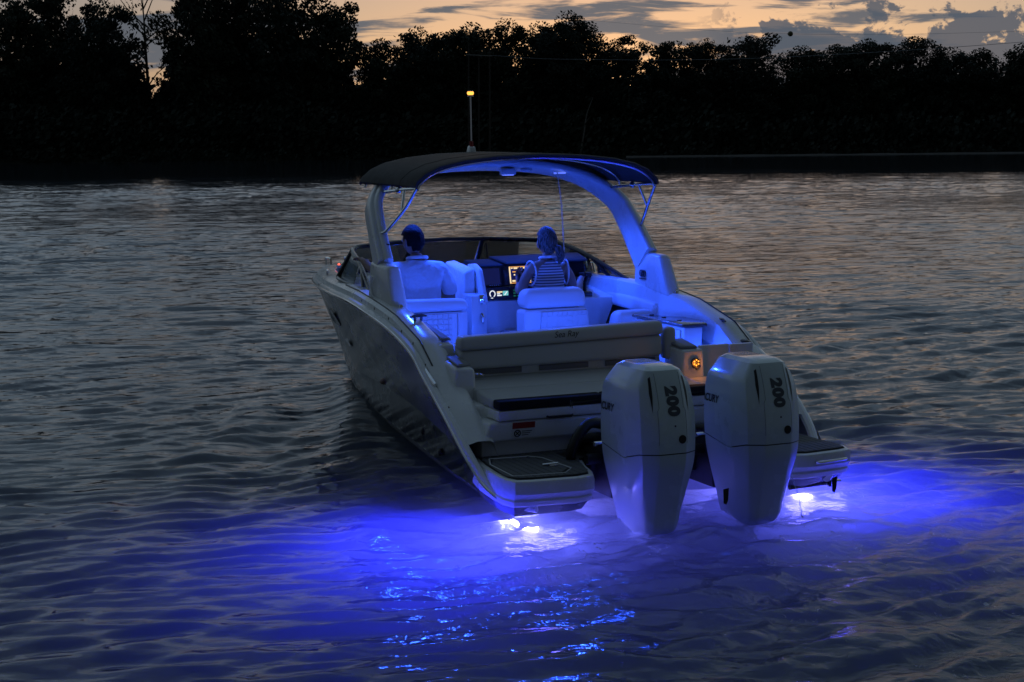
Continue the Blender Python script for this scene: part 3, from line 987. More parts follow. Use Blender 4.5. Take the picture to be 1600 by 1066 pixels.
for sg in (-1, 1):
    bm = B(); box(bm, sg * .66 - .10, sg * .66 + .10, .265, .30, .02, .26, .012); pl_ = obj('transom_plate', bm, M['gel'], transom)
    bm = B(); tube(bm, [(sg * .62, .27, .10), (sg * .62, .255, .10)], .035, 14); obj('drain_ring', bm, M['black'], transom)
    bm = B(); box(bm, sg * .66 - .05, sg * .66 + .05, .258, .27, .18, .215, .004); obj('zinc_plate', bm, M['steel'], transom)

# ---------------- swim platforms
def platform(sg):
    P = lambda pts, z: [(sg * x, y, z) for x, y in pts]
    top = [(1.16, .42), (1.205, .18), (1.23, -.10), (1.235, -.30), (1.205, -.395), (1.12, -.425), (.80, -.455), (.70, -.42), (.655, -.30), (.61, -.10), (.52, .16), (.42, .42)]
    if sg > 0:
        top = [(.66 + (x - .66) * .88, y) for x, y in top]
    bm = B()
    def ring(d, z, dyy=0.0):
        cx, cy = .92, .0
        return [(sg * (cx + (x - cx) * d), cy + (y - cy) * d + dyy, z) for x, y in top]
    loft(bm, [ring(.90, .165, .07), ring(.955, .17, .05), ring(.985, .185, .03), ring(.99, .21, .02), ring(.972, .22, .02), ring(.985, .24, .01), ring(1.0, .26), ring(1.0, .315), ring(.985, .336), ring(.96, .342)])
    pf = obj('swim_platform', bm, M['gel'], boat, angle=30)
    # dark underside tray
    bm = B()
    loft(bm, [ring(.80, .108, .08), ring(.86, .112, .065), ring(.935, .168, .045)])
    obj('underside_tray', bm, M['boot'], pf)
    # foam planks, clipped to the platform outline
    def inside_x(x, y0, y1, outline):
        ys = np.linspace(y0, y1, 120)
        def ins(px, py):
            c = False
            for (x1, ya), (x2, yb) in zip(outline, outline[1:] + outline[:1]):
                if (ya > py) != (yb > py) and px < (x2 - x1) * (py - ya) / (yb - ya) + x1:
                    c = not c
            return c
        ok = [y for y in ys if ins(x, y)]
        return (min(ok), max(ok)) if ok else None
    shrink = [(.92 + (x - .92) * .90, .0 + (y - .0) * .90) for x, y in top]
    shrink = [(x, min(y, .40)) for x, y in shrink]
    bm = B(); prism(bm, [(sg * x, y, .3425) for x, y in shrink], (0, 0, .004)); under = obj('mat_base', bm, M['evagap'], pf)
    hatch = [(1.10, .26), (1.155, .10), (1.165, -.27), (.86, -.31), (.775, -.20), (.80, .16), (.86, .24)] if sg < 0 else None
    x = .45
    while x < 1.2:
        x1 = x + .043
        segs = []
        a, b_ = inside_x(x + .004, -.5, .45, shrink), inside_x(x1 - .004, -.5, .45, shrink)
        if a and b_:
            segs.append((a[0], a[1], b_[0], b_[1]))
        if hatch and segs:
            ha, hb = inside_x(x + .004, -.5, .45, hatch), inside_x(x1 - .004, -.5, .45, hatch)
            if ha and hb:
                s0 = segs.pop()
                segs = [(s0[0] + .004, ha[0] - .022, s0[2] + .004, hb[0] - .022), (ha[0], ha[1], hb[0], hb[1]), (ha[1] + .022, s0[1] - .004, hb[1] + .022, s0[3] - .004)]
        for k, (a0, a1, b0, b1) in enumerate(segs):
            if a1 - a0 < .012 or b1 - b0 < .012:
                continue
            bm = B()
            prism(bm, [(sg * x, a0, .3465), (sg * x1, b0, .3465), (sg * x1, b1, .3465), (sg * x, a1, .3465)], (0, 0, .008), .002, 1)
            obj('mat_plank', bm, M['eva'], pf)
        x += .0475
    if hatch:
        ring_ = hatch + [hatch[0]]
        bm = B(); tube(bm, [(sg * (x if True else x), y, .352) for x, y in [(.92 + (hx - .97) * 1.06 + .05, hy * 1.07 - .003) for hx, hy in ring_]], .006, 5)
        obj('hatch_inlay', bm, M['line'], pf)
        bm = B(); box(bm, -.86, -.80, -.12, -.06, .354, .362, .002); tube(bm, [(-.90, -.09, .362), (-.80, -.10, .366)], .008, 6); obj('hatch_latch', bm, M['steel'], pf)
        bm = B(); box(bm, -1.222, -1.214, -.02, .10, .262, .278, .001); obj('warning_strip', bm, M['red'], pf)
    # grab handle on the aft edge
    bm = B()
    h = [(.84, -.44, .285), (.86, -.475, .288), (.96, -.472, .290), (1.06, -.455, .292), (1.08, -.42, .288)]
    if sg > 0:
        tube(bm, [(sg * x, y, z) for x, y, z in h], .011, 7, smooth=18)
        obj('grab_handle', bm, M['steel'], pf)
    # lamp bar under the platform
    bm = B(); box(bm, sg * .98 - .18, sg * .98 + .18, -.265, -.20, .096, .112, .005); lb = obj('lamp_bar', bm, M['steel'], pf)
    bm = B(); box(bm, sg * .98 - .16, sg * .98 + .16, -.262, -.245, .098, .107, .002); obj('lamp_lens', bm, M['led_white'], lb)
    if sg > 0:
        bm = B()
        tube(bm, [(.74, -.30, .105), (1.02, -.30, .112)], .018, 8)
        tube(bm, [(.78, -.2, .13), (.76, -.30, .105)], .012, 6); tube(bm, [(1.0, -.2, .13), (1.01, -.30, .112)], .012, 6)
        box(bm, 1.025, 1.045, -.325, -.275, .085, .14, .004)
        obj('boarding_ladder', bm, M['boot'], pf)
    return pf
for sg in (-1, 1):
    platform(sg)

# ---------------- stern: transom face, lounge base, sun pad, backrest
bm = B()
hexa(bm, [(-1.10, .43, .33), (.56, .43, .33), (.56, .60, .33), (-1.10, .60, .33), (-1.10, .42, .45), (.56, .42, .45), (.56, .6, .45), (-1.10, .6, .45)], .015)
hexa(bm, [(-1.12, .335, .445), (.58, .335, .445), (.58, .62, .445), (-1.12, .62, .445), (-1.08, .31, .575), (.58, .31, .575), (.58, .62, .575), (-1.08, .62, .575)], .02, 3)
stern = obj('stern_face', bm, M['gel'], boat)
bm = B(); box(bm, -1.03, .52, .297, .62, .583, .648, .008); lid = obj('locker_lid', bm, M['gel'], stern)
bm = B(); tube(bm, [(-.70, .302, .592), (-.69, .288, .588), (-.53, .288, .588), (-.52, .302, .592)], .008, 7); obj('locker_handle', bm, M['black'], lid)
bm = B(); box(bm, -1.0, .50, .55, 1.20, .39, .64); obj('locker_box', bm, M['gel'], stern)
# sticker: red bar over a white panel with a crossed propeller ring
bm = B(); hexa(bm, [(-.93, .318, .525), (-.775, .318, .525), (-.775, .325, .525), (-.93, .325, .525), (-.93, .312, .565), (-.775, .312, .565), (-.775, .32, .565), (-.93, .32, .565)]); st1 = obj('warning_sticker', bm, M['red'], stern)
bm = B(); hexa(bm, [(-.93, .3265, .465), (-.775, .3265, .465), (-.775, .335, .465), (-.93, .335, .465), (-.93, .3175, .524), (-.775, .3175, .524), (-.775, .325, .524), (-.93, .325, .524)]); obj('sticker_panel', bm, M['paper'], stern)
bm = B()
def on_face(x, z): return Vector((x, .3175 + (.524 - z) * .153 - .002, z))
tube(bm, [on_face(-.895 + .021 * math.cos(a), .494 + .021 * math.sin(a)) for a in np.linspace(0, 2 * PI, 22)], .0035, 5)
tube(bm, [on_face(-.895 - .015, .494 + .015), on_face(-.895 + .015, .494 - .015)], .003, 5)
tube(bm, [on_face(-.895 - .012, .494 - .012), on_face(-.895 + .012, .494 + .012)], .003, 5)
for k in range(3):
    tube(bm, [on_face(-.865, .507 - k * .013), on_face(-.865 + .07 - k * .012, .507 - k * .013)], .002, 4)
obj('sticker_print', bm, M['letterk'], stern)
# sun pad: dark aft bolster in two lengths, pale pads above
for x0, x1 in ((-1.03, -.30), (-.292, .50)):
    bm = B(); box(bm, x0, x1, .285, .40, .652, .712, .012, 2); obj('pad_bolster', bm, M['dark'], boat)
for y0, y1, z0, z1 in ((.405, .70, .705, .735), (.705, 1.04, .735, .772)):
    bm = B(); hexa(bm, [(-1.03, y0, .65), (.50, y0, .65), (.50, y1, .65), (-1.03, y1, .65), (-1.03, y0, z0), (.50, y0, z0), (.50, y1, z1), (-1.03, y1, z1)], .016, 3); obj('sun_pad', bm, M['vinyl'], boat)
# back of the lounge below the cushions, with recesses
bm = B(); box(bm, -1.0, .50, 1.055, 1.20, .64, .99, .01); lb_ = obj('lounge_back', bm, M['gel'], boat)
for x0, x1 in ((-1.0, -.56), (-.43, -.06), (.07, .46)):
    bm = B(); box(bm, x0, x1, 1.045, 1.052, .780, .818, .006); obj('recess_panel', bm, M['padd'], lb_)
bm = B(); hexa(bm, [(-1.02, .975, .825), (.485, .975, .835), (.485, 1.07, .83), (-1.02, 1.07, .82), (-1.02, .99, .955), (.485, .99, .985), (.485, 1.08, .985), (-1.02, 1.08, .955)], .028, 3)
bk = obj('lounge_cushion', bm, M['vinyl'], boat)
bm = B(); hexa(bm, [(-1.03, .965, .955), (.492, .965, .985), (.492, 1.11, .985), (-1.03, 1.11, .955), (-1.02, .985, 1.045), (.492, .985, 1.078), (.492, 1.10, 1.083), (-1.02, 1.10, 1.05)], .03, 3)
bt = obj('lounge_bolster', bm, M['vinyl'], boat)
tb_ = BVHTree.FromPolygons([v.co for v in bt.data.vertices], [p.vertices for p in bt.data.polygons])
place_text('bolster_script', 'Sea Ray', .058, (-.26, .97, 1.028), (1, 0, .022), (0, 0, 1), M['letterk'], bt, tb_, off=.002, shear=.35, sub=1)
bm = B(); box(bm, .515, .60, .99, 1.10, .80, 1.03, .03, 3); obj('side_headrest', bm, M['vinyl'], boat)
for x0, x1 in ((-.985, -.88), (.36, .46)):
    bm = B(); tube(bm, [(x0, .955, .790), (x0 + .03, .945, .803), (x1 - .03, .945, .803), (x1, .955, .790)], .008, 6); obj('pad_hinge', bm, M['steel'], bk)

# ---------------- stepped coamings at the stern corners
def coaming(sg):
    S = lambda pts: [(sg * x, y, z) for x, y, z in pts]
    bm = B()
    hexa(bm, S([(1.05, 1.14, .66), (.97, 1.13, .66), (.97, 2.0, .66), (1.0, 2.0, .66), (1.13, 1.165, .975), (1.01, 1.16, .985), (1.0, 2.0, 1.10), (1.13, 2.0, 1.10)]), .018, 3)
    cm = obj('stern_coaming', bm, M['gel'], boat)
    bm = B(); hexa(bm, S([(1.16, .755, .60), (1.0, .735, .60), (1.0, 1.15, .60), (1.16, 1.15, .60), (1.135, .775, .872), (1.005, .765, .866), (1.005, 1.15, .905), (1.135, 1.15, .905)]), .026, 3)
    obj('coaming_step', bm, M['gel'], cm)
    bm = B(); hexa(bm, S([(1.12, .60, .42), (.985, .46, .42), (.985, .80, .42), (1.12, .80, .42), (1.17, .70, .64), (.995, .52, .655), (.995, .80, .67), (1.17, .80, .66)]), .025, 3)
    obj('coaming_shelf', bm, M['gel'], cm)
    bm = B(); hexa(bm, S([(1.125, .785, .875), (1.005, .83, .872), (1.005, 1.14, .905), (1.095, 1.14, .905), (1.12, .79, .895), (1.01, .835, .892), (1.01, 1.135, .925), (1.09, 1.135, .925)]), .009, 2)
    obj('arm_pad', bm, M['padd'], cm)
    bm = B(); hexa(bm, S([(1.075, 1.23, 1.0), (1.0, 1.22, 1.0), (1.0, 1.75, 1.06), (1.045, 1.78, 1.065), (1.07, 1.235, 1.02), (1.005, 1.225, 1.018), (1.005, 1.745, 1.085), (1.04, 1.775, 1.09)]), .008, 2)
    obj('coaming_pad', bm, M['padd'], cm)
coaming(-1)

# ---------------- starboard stern: box with lamp, gate, bulwark
bm = B(); hexa(bm, [(.54, .79, .36), (.71, .76, .36), (.71, 1.08, .36), (.54, 1.08, .36), (.545, .80, .885), (.70, .775, .89), (.70, 1.08, .915), (.545, 1.08, .905)], .02, 3)
sb = obj('stern_box', bm, M['gel'], boat)
bm = B(); hexa(bm, [(.545, .84, .893), (.665, .80, .893), (.695, 1.09, .918), (.56, 1.09, .912), (.548, .845, .912), (.662, .806, .912), (.692, 1.085, .938), (.563, 1.085, .932)], .008, 2); obj('box_pad', bm, M['padd'], sb)
bm = B()
lc = Vector((.632, .762, .80))
tube(bm, [lc + Vector((0, .02, 0)), lc], .031, 18)
tube(bm, [lc + Vector((-.028, 0, -.022)), lc + Vector((0, -.01, -.042)), lc + Vector((.028, 0, -.022))], .009, 6)
cl_ = obj('courtesy_lamp', bm, M['frame'], sb)
for k in range(6):
    a = k * PI / 3 + .5
    bm = B(); ball(bm, lc + Vector((.019 * math.cos(a), -.003, .019 * math.sin(a))), (.0052, .004, .0052), 10, 6); obj('amber_diode', bm, M['led_amber'], cl_)
lamp('amber_light', 'POINT', lc + Vector((0, -.03, -.01)), 0.22, (1.0, .30, .04), boat, shadow_soft_size=.02)
bm = B(); hexa(bm, [(.50, .30, .58), (.78, .30, .58), (.78, .79, .58), (.50, .79, .58), (.52, .40, .66), (.76, .40, .655), (.76, .79, .70), (.52, .79, .70)], .02, 2); obj('stern_step', bm, M['gel'], boat)
bm = B(); box(bm, .715, .955, .87, .91, .38, .902, .008); gate = obj('stern_gate', bm, M['gel'], boat)
bm = B(); box(bm, .963, 1.15, .872, .912, .38, .898, .008); obj('gate_panel', bm, M['gel'], gate)
# bulwark with recessed speaker ring
bm = B()
top_ = [(.55, .60), (.80, .74), (1.20, .90), (1.55, .985), (2.15, 1.06)]
loft(bm, [[(1.12, y, z), (1.155, y, z), (.99 - .035 * max(0, y - 1.0), y, .48), (.96 - .035 * max(0, y - 1.0), y, .48)] for y, z in top_])
blw = obj('bulwark_liner', bm, M['gel'], boat)
for rad, tr, m in ((.115, .012, 'padd'), (.075, .010, 'gel')):
    bm = B(); tube(bm, [(1.083 + .31 * rad * math.sin(a), 1.34 + rad * math.cos(a) * 1.15, .83 + rad * math.sin(a)) for a in np.linspace(0, 2 * PI, 30)], tr, 7); obj('speaker_ring', bm, M[m], blw)
bm = B(); prism(bm, [(1.076 + .31 * .07 * math.sin(a), 1.34 + .07 * math.cos(a) * 1.15, .83 + .07 * math.sin(a)) for a in np.linspace(0, 2 * PI, 24)[:-1]], (.016, 0, 0)); obj('speaker_cone', bm, M['vinylw'], blw)
bm = B(); ball(bm, (1.175, 1.06, .885), (.05, .075, .022), 16, 8); obj('vent_cap', bm, M['frame'], gun)
# port bulwark liner below the coaming
bm = B(); loft(bm, [[(-1.06, y, z), (-1.10, y, z), (-(.98 - .05 * (y - 1.0)), y, .48), (-(.94 - .05 * (y - 1.0)), y, .48)] for y, z in ((1.2, .95), (1.9, 1.06), (2.6, 1.13))]); obj('bulwark_liner', bm, M['gel'], boat)
# ---------------- wet bar on the starboard side
bm = B(); hexa(bm, [(.80, 1.26, .42), (.93, 1.26, .42), (.90, 2.05, .42), (.80, 2.05, .42), (.80, 1.26, .985), (.955, 1.26, .985), (1.08, 2.05, .985), (.80, 2.05, .985)], .012)
bar = obj('wet_bar', bm, M['gel'], boat)
bm = B(); hexa(bm, [(.775, 1.24, .99), (.985, 1.24, .99), (1.115, 1.62, .99), (.79, 2.10, .99), (.78, 1.245, 1.012), (.98, 1.245, 1.012), (1.11, 1.62, 1.012), (.795, 2.095, 1.012)], .006); ct = obj('counter_top', bm, M['counter'], bar)
for y in (1.5, 1.75, 1.95):
    bm = B(); tube(bm, [(.89, y, 1.008), (.89, y, 1.018)], .018, 10); obj('counter_knob', bm, M['frame'], ct)
for z0, z1 in ((.62, .80), (.82, .965)):
    bm = B(); box(bm, .785, .797, 1.30, 1.98, z0, z1, .004); obj('drawer_front', bm, M['gel'], bar)
bm = B(); box(bm, .70, .81, 1.86, 2.02, .80, .83, .006); dr = obj('open_drawer', bm, M['gel'], bar)
bm = B(); box(bm, .695, .705, 1.84, 2.03, .835, .85, .002); obj('drawer_trim', bm, M['steel'], bar)
# ---------------- starboard side settee along the bulwark
bm = B(); hexa(bm, [(.98, 2.12, .98), (1.08, 2.12, .98), (1.03, 3.3, 1.04), (.93, 3.3, 1.04), (1.0, 2.12, 1.085), (1.09, 2.12, 1.085), (1.05, 3.3, 1.15), (.96, 3.3, 1.15)], .03, 3); obj('side_bolster', bm, M['vinylw'], boat)
bm = B(); hexa(bm, [(.62, 2.10, .60), (.95, 2.10, .60), (.94, 2.34, .60), (.62, 2.34, .60), (.70, 2.14, 1.03), (1.05, 2.14, 1.03), (1.08, 2.30, 1.03), (.70, 2.30, 1.03)], .05, 4); obj('settee_arm', bm, M['vinylw'], boat)
bm = B(); hexa(bm, [(.56, 2.35, .40), (.84, 2.35, .40), (.74, 3.2, .40), (.56, 3.2, .40), (.60, 2.35, .84), (1.04, 2.35, .84), (.95, 3.2, .86), (.60, 3.2, .86)], .03, 3); obj('side_settee', bm, M['vinylw'], boat)
# ---------------- port lounge whose back faces aft
bm = B(); hexa(bm, [(-.97, 2.40, .62), (-.44, 2.40, .62), (-.44, 2.50, .62), (-.97, 2.50, .62), (-.97, 2.39, 1.07), (-.44, 2.39, 1.07), (-.44, 2.50, 1.07), (-.97, 2.50, 1.07)], .012)
ps = obj('port_lounge', bm, M['vinylw'], boat)
bm = B(); hexa(bm, [(-.98, 2.36, 1.075), (-.43, 2.36, 1.075), (-.43, 2.52, 1.08), (-.98, 2.52, 1.08), (-.98, 2.38, 1.175), (-.44, 2.38, 1.165), (-.45, 2.51, 1.165), (-.98, 2.51, 1.175)], .04, 4); obj('lounge_headrest', bm, M['vinylw'], ps)
bm = B(); hexa(bm, [(-.95, 2.375, .66), (-.57, 2.375, .66), (-.57, 2.392, .66), (-.95, 2.392, .66), (-.95, 2.375, 1.06), (-.57, 2.375, 1.06), (-.57, 2.39, 1.06), (-.95, 2.39, 1.06)], .006); obj('honeycomb_panel', bm, M['hex'], ps)
for x in (-.555, -.50):
    bm = B(); box(bm, x - .024, x + .024, 2.377, 2.392, .66, 1.06, .006); obj('back_panel', bm, M['vinylw'], ps)
bm = B(); hexa(bm, [(-.80, 2.52, .40), (-.44, 2.52, .40), (-.44, 3.25, .40), (-.70, 3.25, .40), (-.98, 2.52, .80), (-.45, 2.52, .80), (-.45, 3.25, .82), (-.92, 3.25, .82)], .03, 3); obj('lounge_seat', bm, M['vinylw'], ps)
# seat bases towards the stern on the port side
bm = B(); hexa(bm, [(-.92, 1.25, .40), (-.60, 1.25, .40), (-.60, 2.36, .40), (-.84, 2.36, .40), (-.98, 1.25, .62), (-.60, 1.25, .62), (-.60, 2.36, .62), (-.94, 2.36, .62)], .03, 3); obj('port_bench', bm, M['vinylw'], boat)
# port console ahead of the lounge
bm = B(); hexa(bm, [(-.68, 3.30, .40), (-.46, 3.30, .40), (-.42, 3.72, .40), (-.62, 3.72, .40), (-1.0, 3.34, 1.18), (-.46, 3.34, 1.20), (-.42, 3.74, 1.24), (-.95, 3.74, 1.20)], .03, 3); obj('port_console', bm, M['gel'], boat)
# ---------------- helm seat
bm = B(); hexa(bm, [(-.06, 2.20, .62), (.53, 2.20, .62), (.53, 2.36, .62), (-.06, 2.36, .62), (-.075, 2.16, 1.075), (.455, 2.16, 1.075), (.455, 2.34, 1.075), (-.075, 2.34, 1.075)], .03, 3)
hs = obj('helm_seat', bm, M['vinylw'], boat)
bm = B(); hexa(bm, [(-.075, 2.152, 1.08), (.455, 2.152, 1.08), (.455, 2.355, 1.09), (-.075, 2.355, 1.09), (-.045, 2.18, 1.225), (.44, 2.18, 1.225), (.44, 2.34, 1.23), (-.055, 2.34, 1.23)], .05, 4); obj('seat_bolster', bm, M['vinylw'], hs)
bm = B(); hexa(bm, [(.06, 2.178, .66), (.45, 2.178, .66), (.45, 2.205, .66), (.06, 2.205, .66), (.06, 2.142, 1.06), (.44, 2.142, 1.06), (.44, 2.165, 1.06), (.06, 2.165, 1.06)], .008); obj('seat_panel', bm, M['hex'], hs)
bm = B(); hexa(bm, [(-.06, 2.36, .70), (.50, 2.36, .70), (.50, 2.82, .70), (-.06, 2.82, .70), (-.04, 2.37, .86), (.48, 2.37, .86), (.48, 2.80, .87), (-.04, 2.80, .87)], .04, 3); obj('seat_cushion', bm, M['vinylw'], hs)
bm = B(); hexa(bm, [(-.02, 2.32, .38), (.46, 2.32, .38), (.46, 2.72, .38), (-.02, 2.72, .38), (-.02, 2.32, .70), (.46, 2.32, .70), (.46, 2.72, .70), (-.02, 2.72, .70)], .03); obj('seat_base', bm, M['gel'], hs)
bm = B(); hexa(bm, [(-.23, 2.14, .78), (-.08, 2.14, .78), (-.07, 2.5, .78), (-.15, 2.5, .78), (-.20, 2.16, .86), (-.08, 2.16, .86), (-.07, 2.5, .90), (-.14, 2.5, .90)], .02); obj('seat_armrest', bm, M['padd'], hs)
# ---------------- helm console
bm = B(); hexa(bm, [(-.20, 2.78, .40), (.74, 2.85, .40), (.64, 3.5, .40), (-.20, 3.4, .40), (-.20, 2.76, 1.10), (1.0, 2.80, 1.08), (.98, 3.5, 1.19), (-.20, 3.4, 1.30)], .012)
hc = obj('helm_console', bm, M['gel'], boat)
bm = B(); prism(bm, [(-.215, 2.62, 1.10), (-.215, 2.70, 1.06), (-.215, 2.84, 1.09), (-.215, 3.00, 1.38), (-.215, 2.86, 1.392), (-.215, 2.74, 1.355)], (.035, 0, 0), .012, 2); obj('dash_wing', bm, M['gel'], hc)
bm = B(); hexa(bm, [(-.345, 2.56, .40), (-.205, 2.60, .40), (-.205, 2.77, .40), (-.345, 2.77, .40), (-.345, 2.56, 1.165), (-.205, 2.60, 1.165), (-.205, 2.77, 1.17), (-.345, 2.77, 1.17)], .008); pod = obj('console_door', bm, M['gel'], hc)
bm = B(); tube(bm, [(-.255, 2.575, 1.02), (-.255, 2.55, 1.0), (-.26, 2.55, .965), (-.25, 2.57, .95)], .009, 7); obj('door_latch', bm, M['chrome'], pod)
bm = B(); box(bm, -.275, -.235, 2.567, 2.60, 1.10, 1.17, .006); obj('door_hinge', bm, M['chrome'], pod)
bm = B(); hexa(bm, [(-.32, 2.78, .40), (-.22, 2.78, .40), (-.22, 3.3, .40), (-.32, 3.3, .40), (-.31, 2.80, 1.33), (-.22, 2.80, 1.36), (-.22, 3.25, 1.40), (-.31, 3.25, 1.39)], .02, 3); obj('console_pillar', bm, M['gel'], hc)
# upper dash: binnacle with three screens
bm = B(); hexa(bm, [(-.18, 2.80, 1.205), (.75, 2.84, 1.205), (.80, 3.2, 1.205), (-.18, 3.2, 1.205), (-.17, 2.84, 1.375), (.75, 2.88, 1.375), (.80, 3.2, 1.40), (-.17, 3.2, 1.40)], .012); dash = obj('dash_binnacle', bm, M['dark'], hc)
bm = B(); hexa(bm, [(.03, 2.78, 1.38), (.78, 2.86, 1.375), (.84, 3.2, 1.405), (.05, 3.2, 1.405), (.05, 2.80, 1.395), (.78, 2.88, 1.39), (.84, 3.2, 1.425), (.05, 3.2, 1.42)], .008); obj('dash_hood', bm, M['dark'], dash)
def dash_pt(x, z, off=.0):
    return Vector((x, 2.808 + (x + .18) * .043 + (z - 1.205) * .22 - off, z))
def dash_rect(name, x0, x1, z0, z1, m, parent, off=.006, t=.006):
    bm = B()
    a = [dash_pt(x0, z0, off), dash_pt(x1, z0, off), dash_pt(x1, z0, off - t), dash_pt(x0, z0, off - t)]
    b = [dash_pt(x0, z1, off), dash_pt(x1, z1, off), dash_pt(x1, z1, off - t), dash_pt(x0, z1, off - t)]
    hexa(bm, a + b)
    return obj(name, bm, m, parent, flat=True)
dash_rect('side_bezel', -.160, .005, 1.212, 1.362, M['frame'], dash, .012, .02)
dash_rect('off_screen', -.148, -.008, 1.225, 1.350, M['scr_dark'], dash, .015)  # faint blue emission stands in for the reflection on the dead screen
for k in range(5):
    dash_rect('screen_key', -.10 + k * .018, -.092 + k * .018, 1.216, 1.221, M['paper'], dash, .015)
dash_rect('chart_bezel', .03, .60, 1.212, 1.368, M['frame'], dash, .010, .02)
scr = dash_rect('chart_screen', .075, .34, 1.225, 1.358, M['scr_dark'], dash, .013)
for x0, x1, z0, z1, m in ((.077, .088, 1.226, 1.357, 'scr_warm'), (.327, .338, 1.226, 1.357, 'scr_orange'), (.077, .338, 1.225, 1.2315, 'scr_orange'), (.077, .338, 1.350, 1.357, 'scr_orange'),
                          (.094, .11, 1.340, 1.348, 'scr_warm'), (.118, .15, 1.337, 1.349, 'scr_warm'), (.155, .18, 1.341, 1.349, 'scr_warm'), (.20, .25, 1.338, 1.349, 'scr_warm'), (.262, .32, 1.340, 1.349, 'scr_warm'),
                          (.105, .135, 1.311, 1.320, 'scr_orange'), (.115, .128, 1.287, 1.297, 'scr_warm'), (.098, .125, 1.238, 1.251, 'scr_warm'), (.131, .165, 1.236, 1.246, 'scr_warm'), (.17, .20, 1.238, 1.252, 'scr_warm'),
                          (.215, .26, 1.236, 1.249, 'scr_warm'), (.27, .32, 1.238, 1.262, 'scr_warm'), (.292, .322, 1.27, 1.285, 'scr_orange'), (.30, .322, 1.30, 1.325, 'scr_warm')):
    dash_rect('screen_graphic', x0, x1, z0, z1, M[m], scr, .0155, .003)
# lower switch panel
def low_pt(x, z, off=0.0):
    return Vector((x, 2.765 + (x + .2) * .03 + (z - 1.10) * .1 - off, z))
def low_rect(name, x0, x1, z0, z1, m, parent, off=.006, t=.006):
    bm = B()
    a = [low_pt(x0, z0, off), low_pt(x1, z0, off), low_pt(x1, z0, off - t), low_pt(x0, z0, off - t)]
    b = [low_pt(x0, z1, off), low_pt(x1, z1, off), low_pt(x1, z1, off - t), low_pt(x0, z1, off - t)]
    hexa(bm, a + b)
    return obj(name, bm, m, parent, flat=True)
lp = low_rect('switch_panel', -.145, .40, 1.112, 1.204, M['frame'], hc, .014, .05)
bm = B(); tube(bm, [low_pt(-.095 + .022 * math.cos(a), 1.155 + .024 * math.sin(a), .016) for a in np.linspace(R(-60), R(230), 16)], .0045, 5); obj('gauge_ring', bm, M['scr_white'], lp)
for x0, x1, z0, z1, m in ((-.108, -.090, 1.120, 1.126, 'scr_white'), (-.055, -.015, 1.136, 1.146, 'scr_white'), (-.055, -.03, 1.150, 1.158, 'scr_white'), (-.055, -.01, 1.162, 1.172, 'scr_warm'), (-.006, .040, 1.138, 1.174, 'scr_teal')):
    low_rect('panel_graphic', x0, x1, z0, z1, M[m], lp, .017, .003)
bm = B(); hexa(bm, [low_pt(.002, 1.142, .0205), low_pt(.012, 1.142, .0205), low_pt(.012, 1.142, .0175), low_pt(.002, 1.142, .0175), low_pt(.026, 1.170, .0205), low_pt(.034, 1.170, .0205), low_pt(.034, 1.170, .0175), low_pt(.026, 1.170, .0175)]); obj('panel_needle', bm, M['scr_white'], lp)
for i in range(3):
    for j in range(3):
        low_rect('panel_key', .085 + i * .03, .103 + i * .03, 1.127 + j * .022, 1.135 + j * .022, M['scr_green'], lp, .017, .003)
# steering wheel
wc = Vector((.30, 2.72, 1.20)); wn = Vector((0, -.80, .60)).normalized(); wx = Vector((1, 0, 0)); wy = wn.cross(wx).normalized()
bm = B(); tube(bm, [wc + wx * (.185 * math.cos(a)) + wy * (.185 * math.sin(a)) for a in np.linspace(0, 2 * PI, 40)], .014, 8); sw = obj('steering_wheel', bm, M['black'], hc)
for k in range(3):
    a = R(90 + 120 * k)
    bm = B(); tube(bm, [wc, wc + wx * (.18 * math.cos(a)) + wy * (.18 * math.sin(a))], [.016, .010], 6); obj('wheel_spoke', bm, M['steel'], sw)
bm = B(); tube(bm, [wc - wn * .10, wc + wn * .012], .035, 14); obj('wheel_hub', bm, M['black'], sw)
# throttles
bm = B(); box(bm, .66, .80, 2.82, 2.98, 1.06, 1.13, .012); th_ = obj('throttle_box', bm, M['frame'], hc)
for x in (.70, .76):
    bm = B(); tube(bm, [(x, 2.90, 1.12), (x, 2.88, 1.20), (x, 2.83, 1.265)], [.014, .012, .016], 8); obj('throttle_lever', bm, M['black'], th_)
    bm = B(); tube(bm, [(x - .025, 2.825, 1.27), (x + .025, 2.825, 1.27)], .018, 8); obj('lever_grip', bm, M['black'], th_)

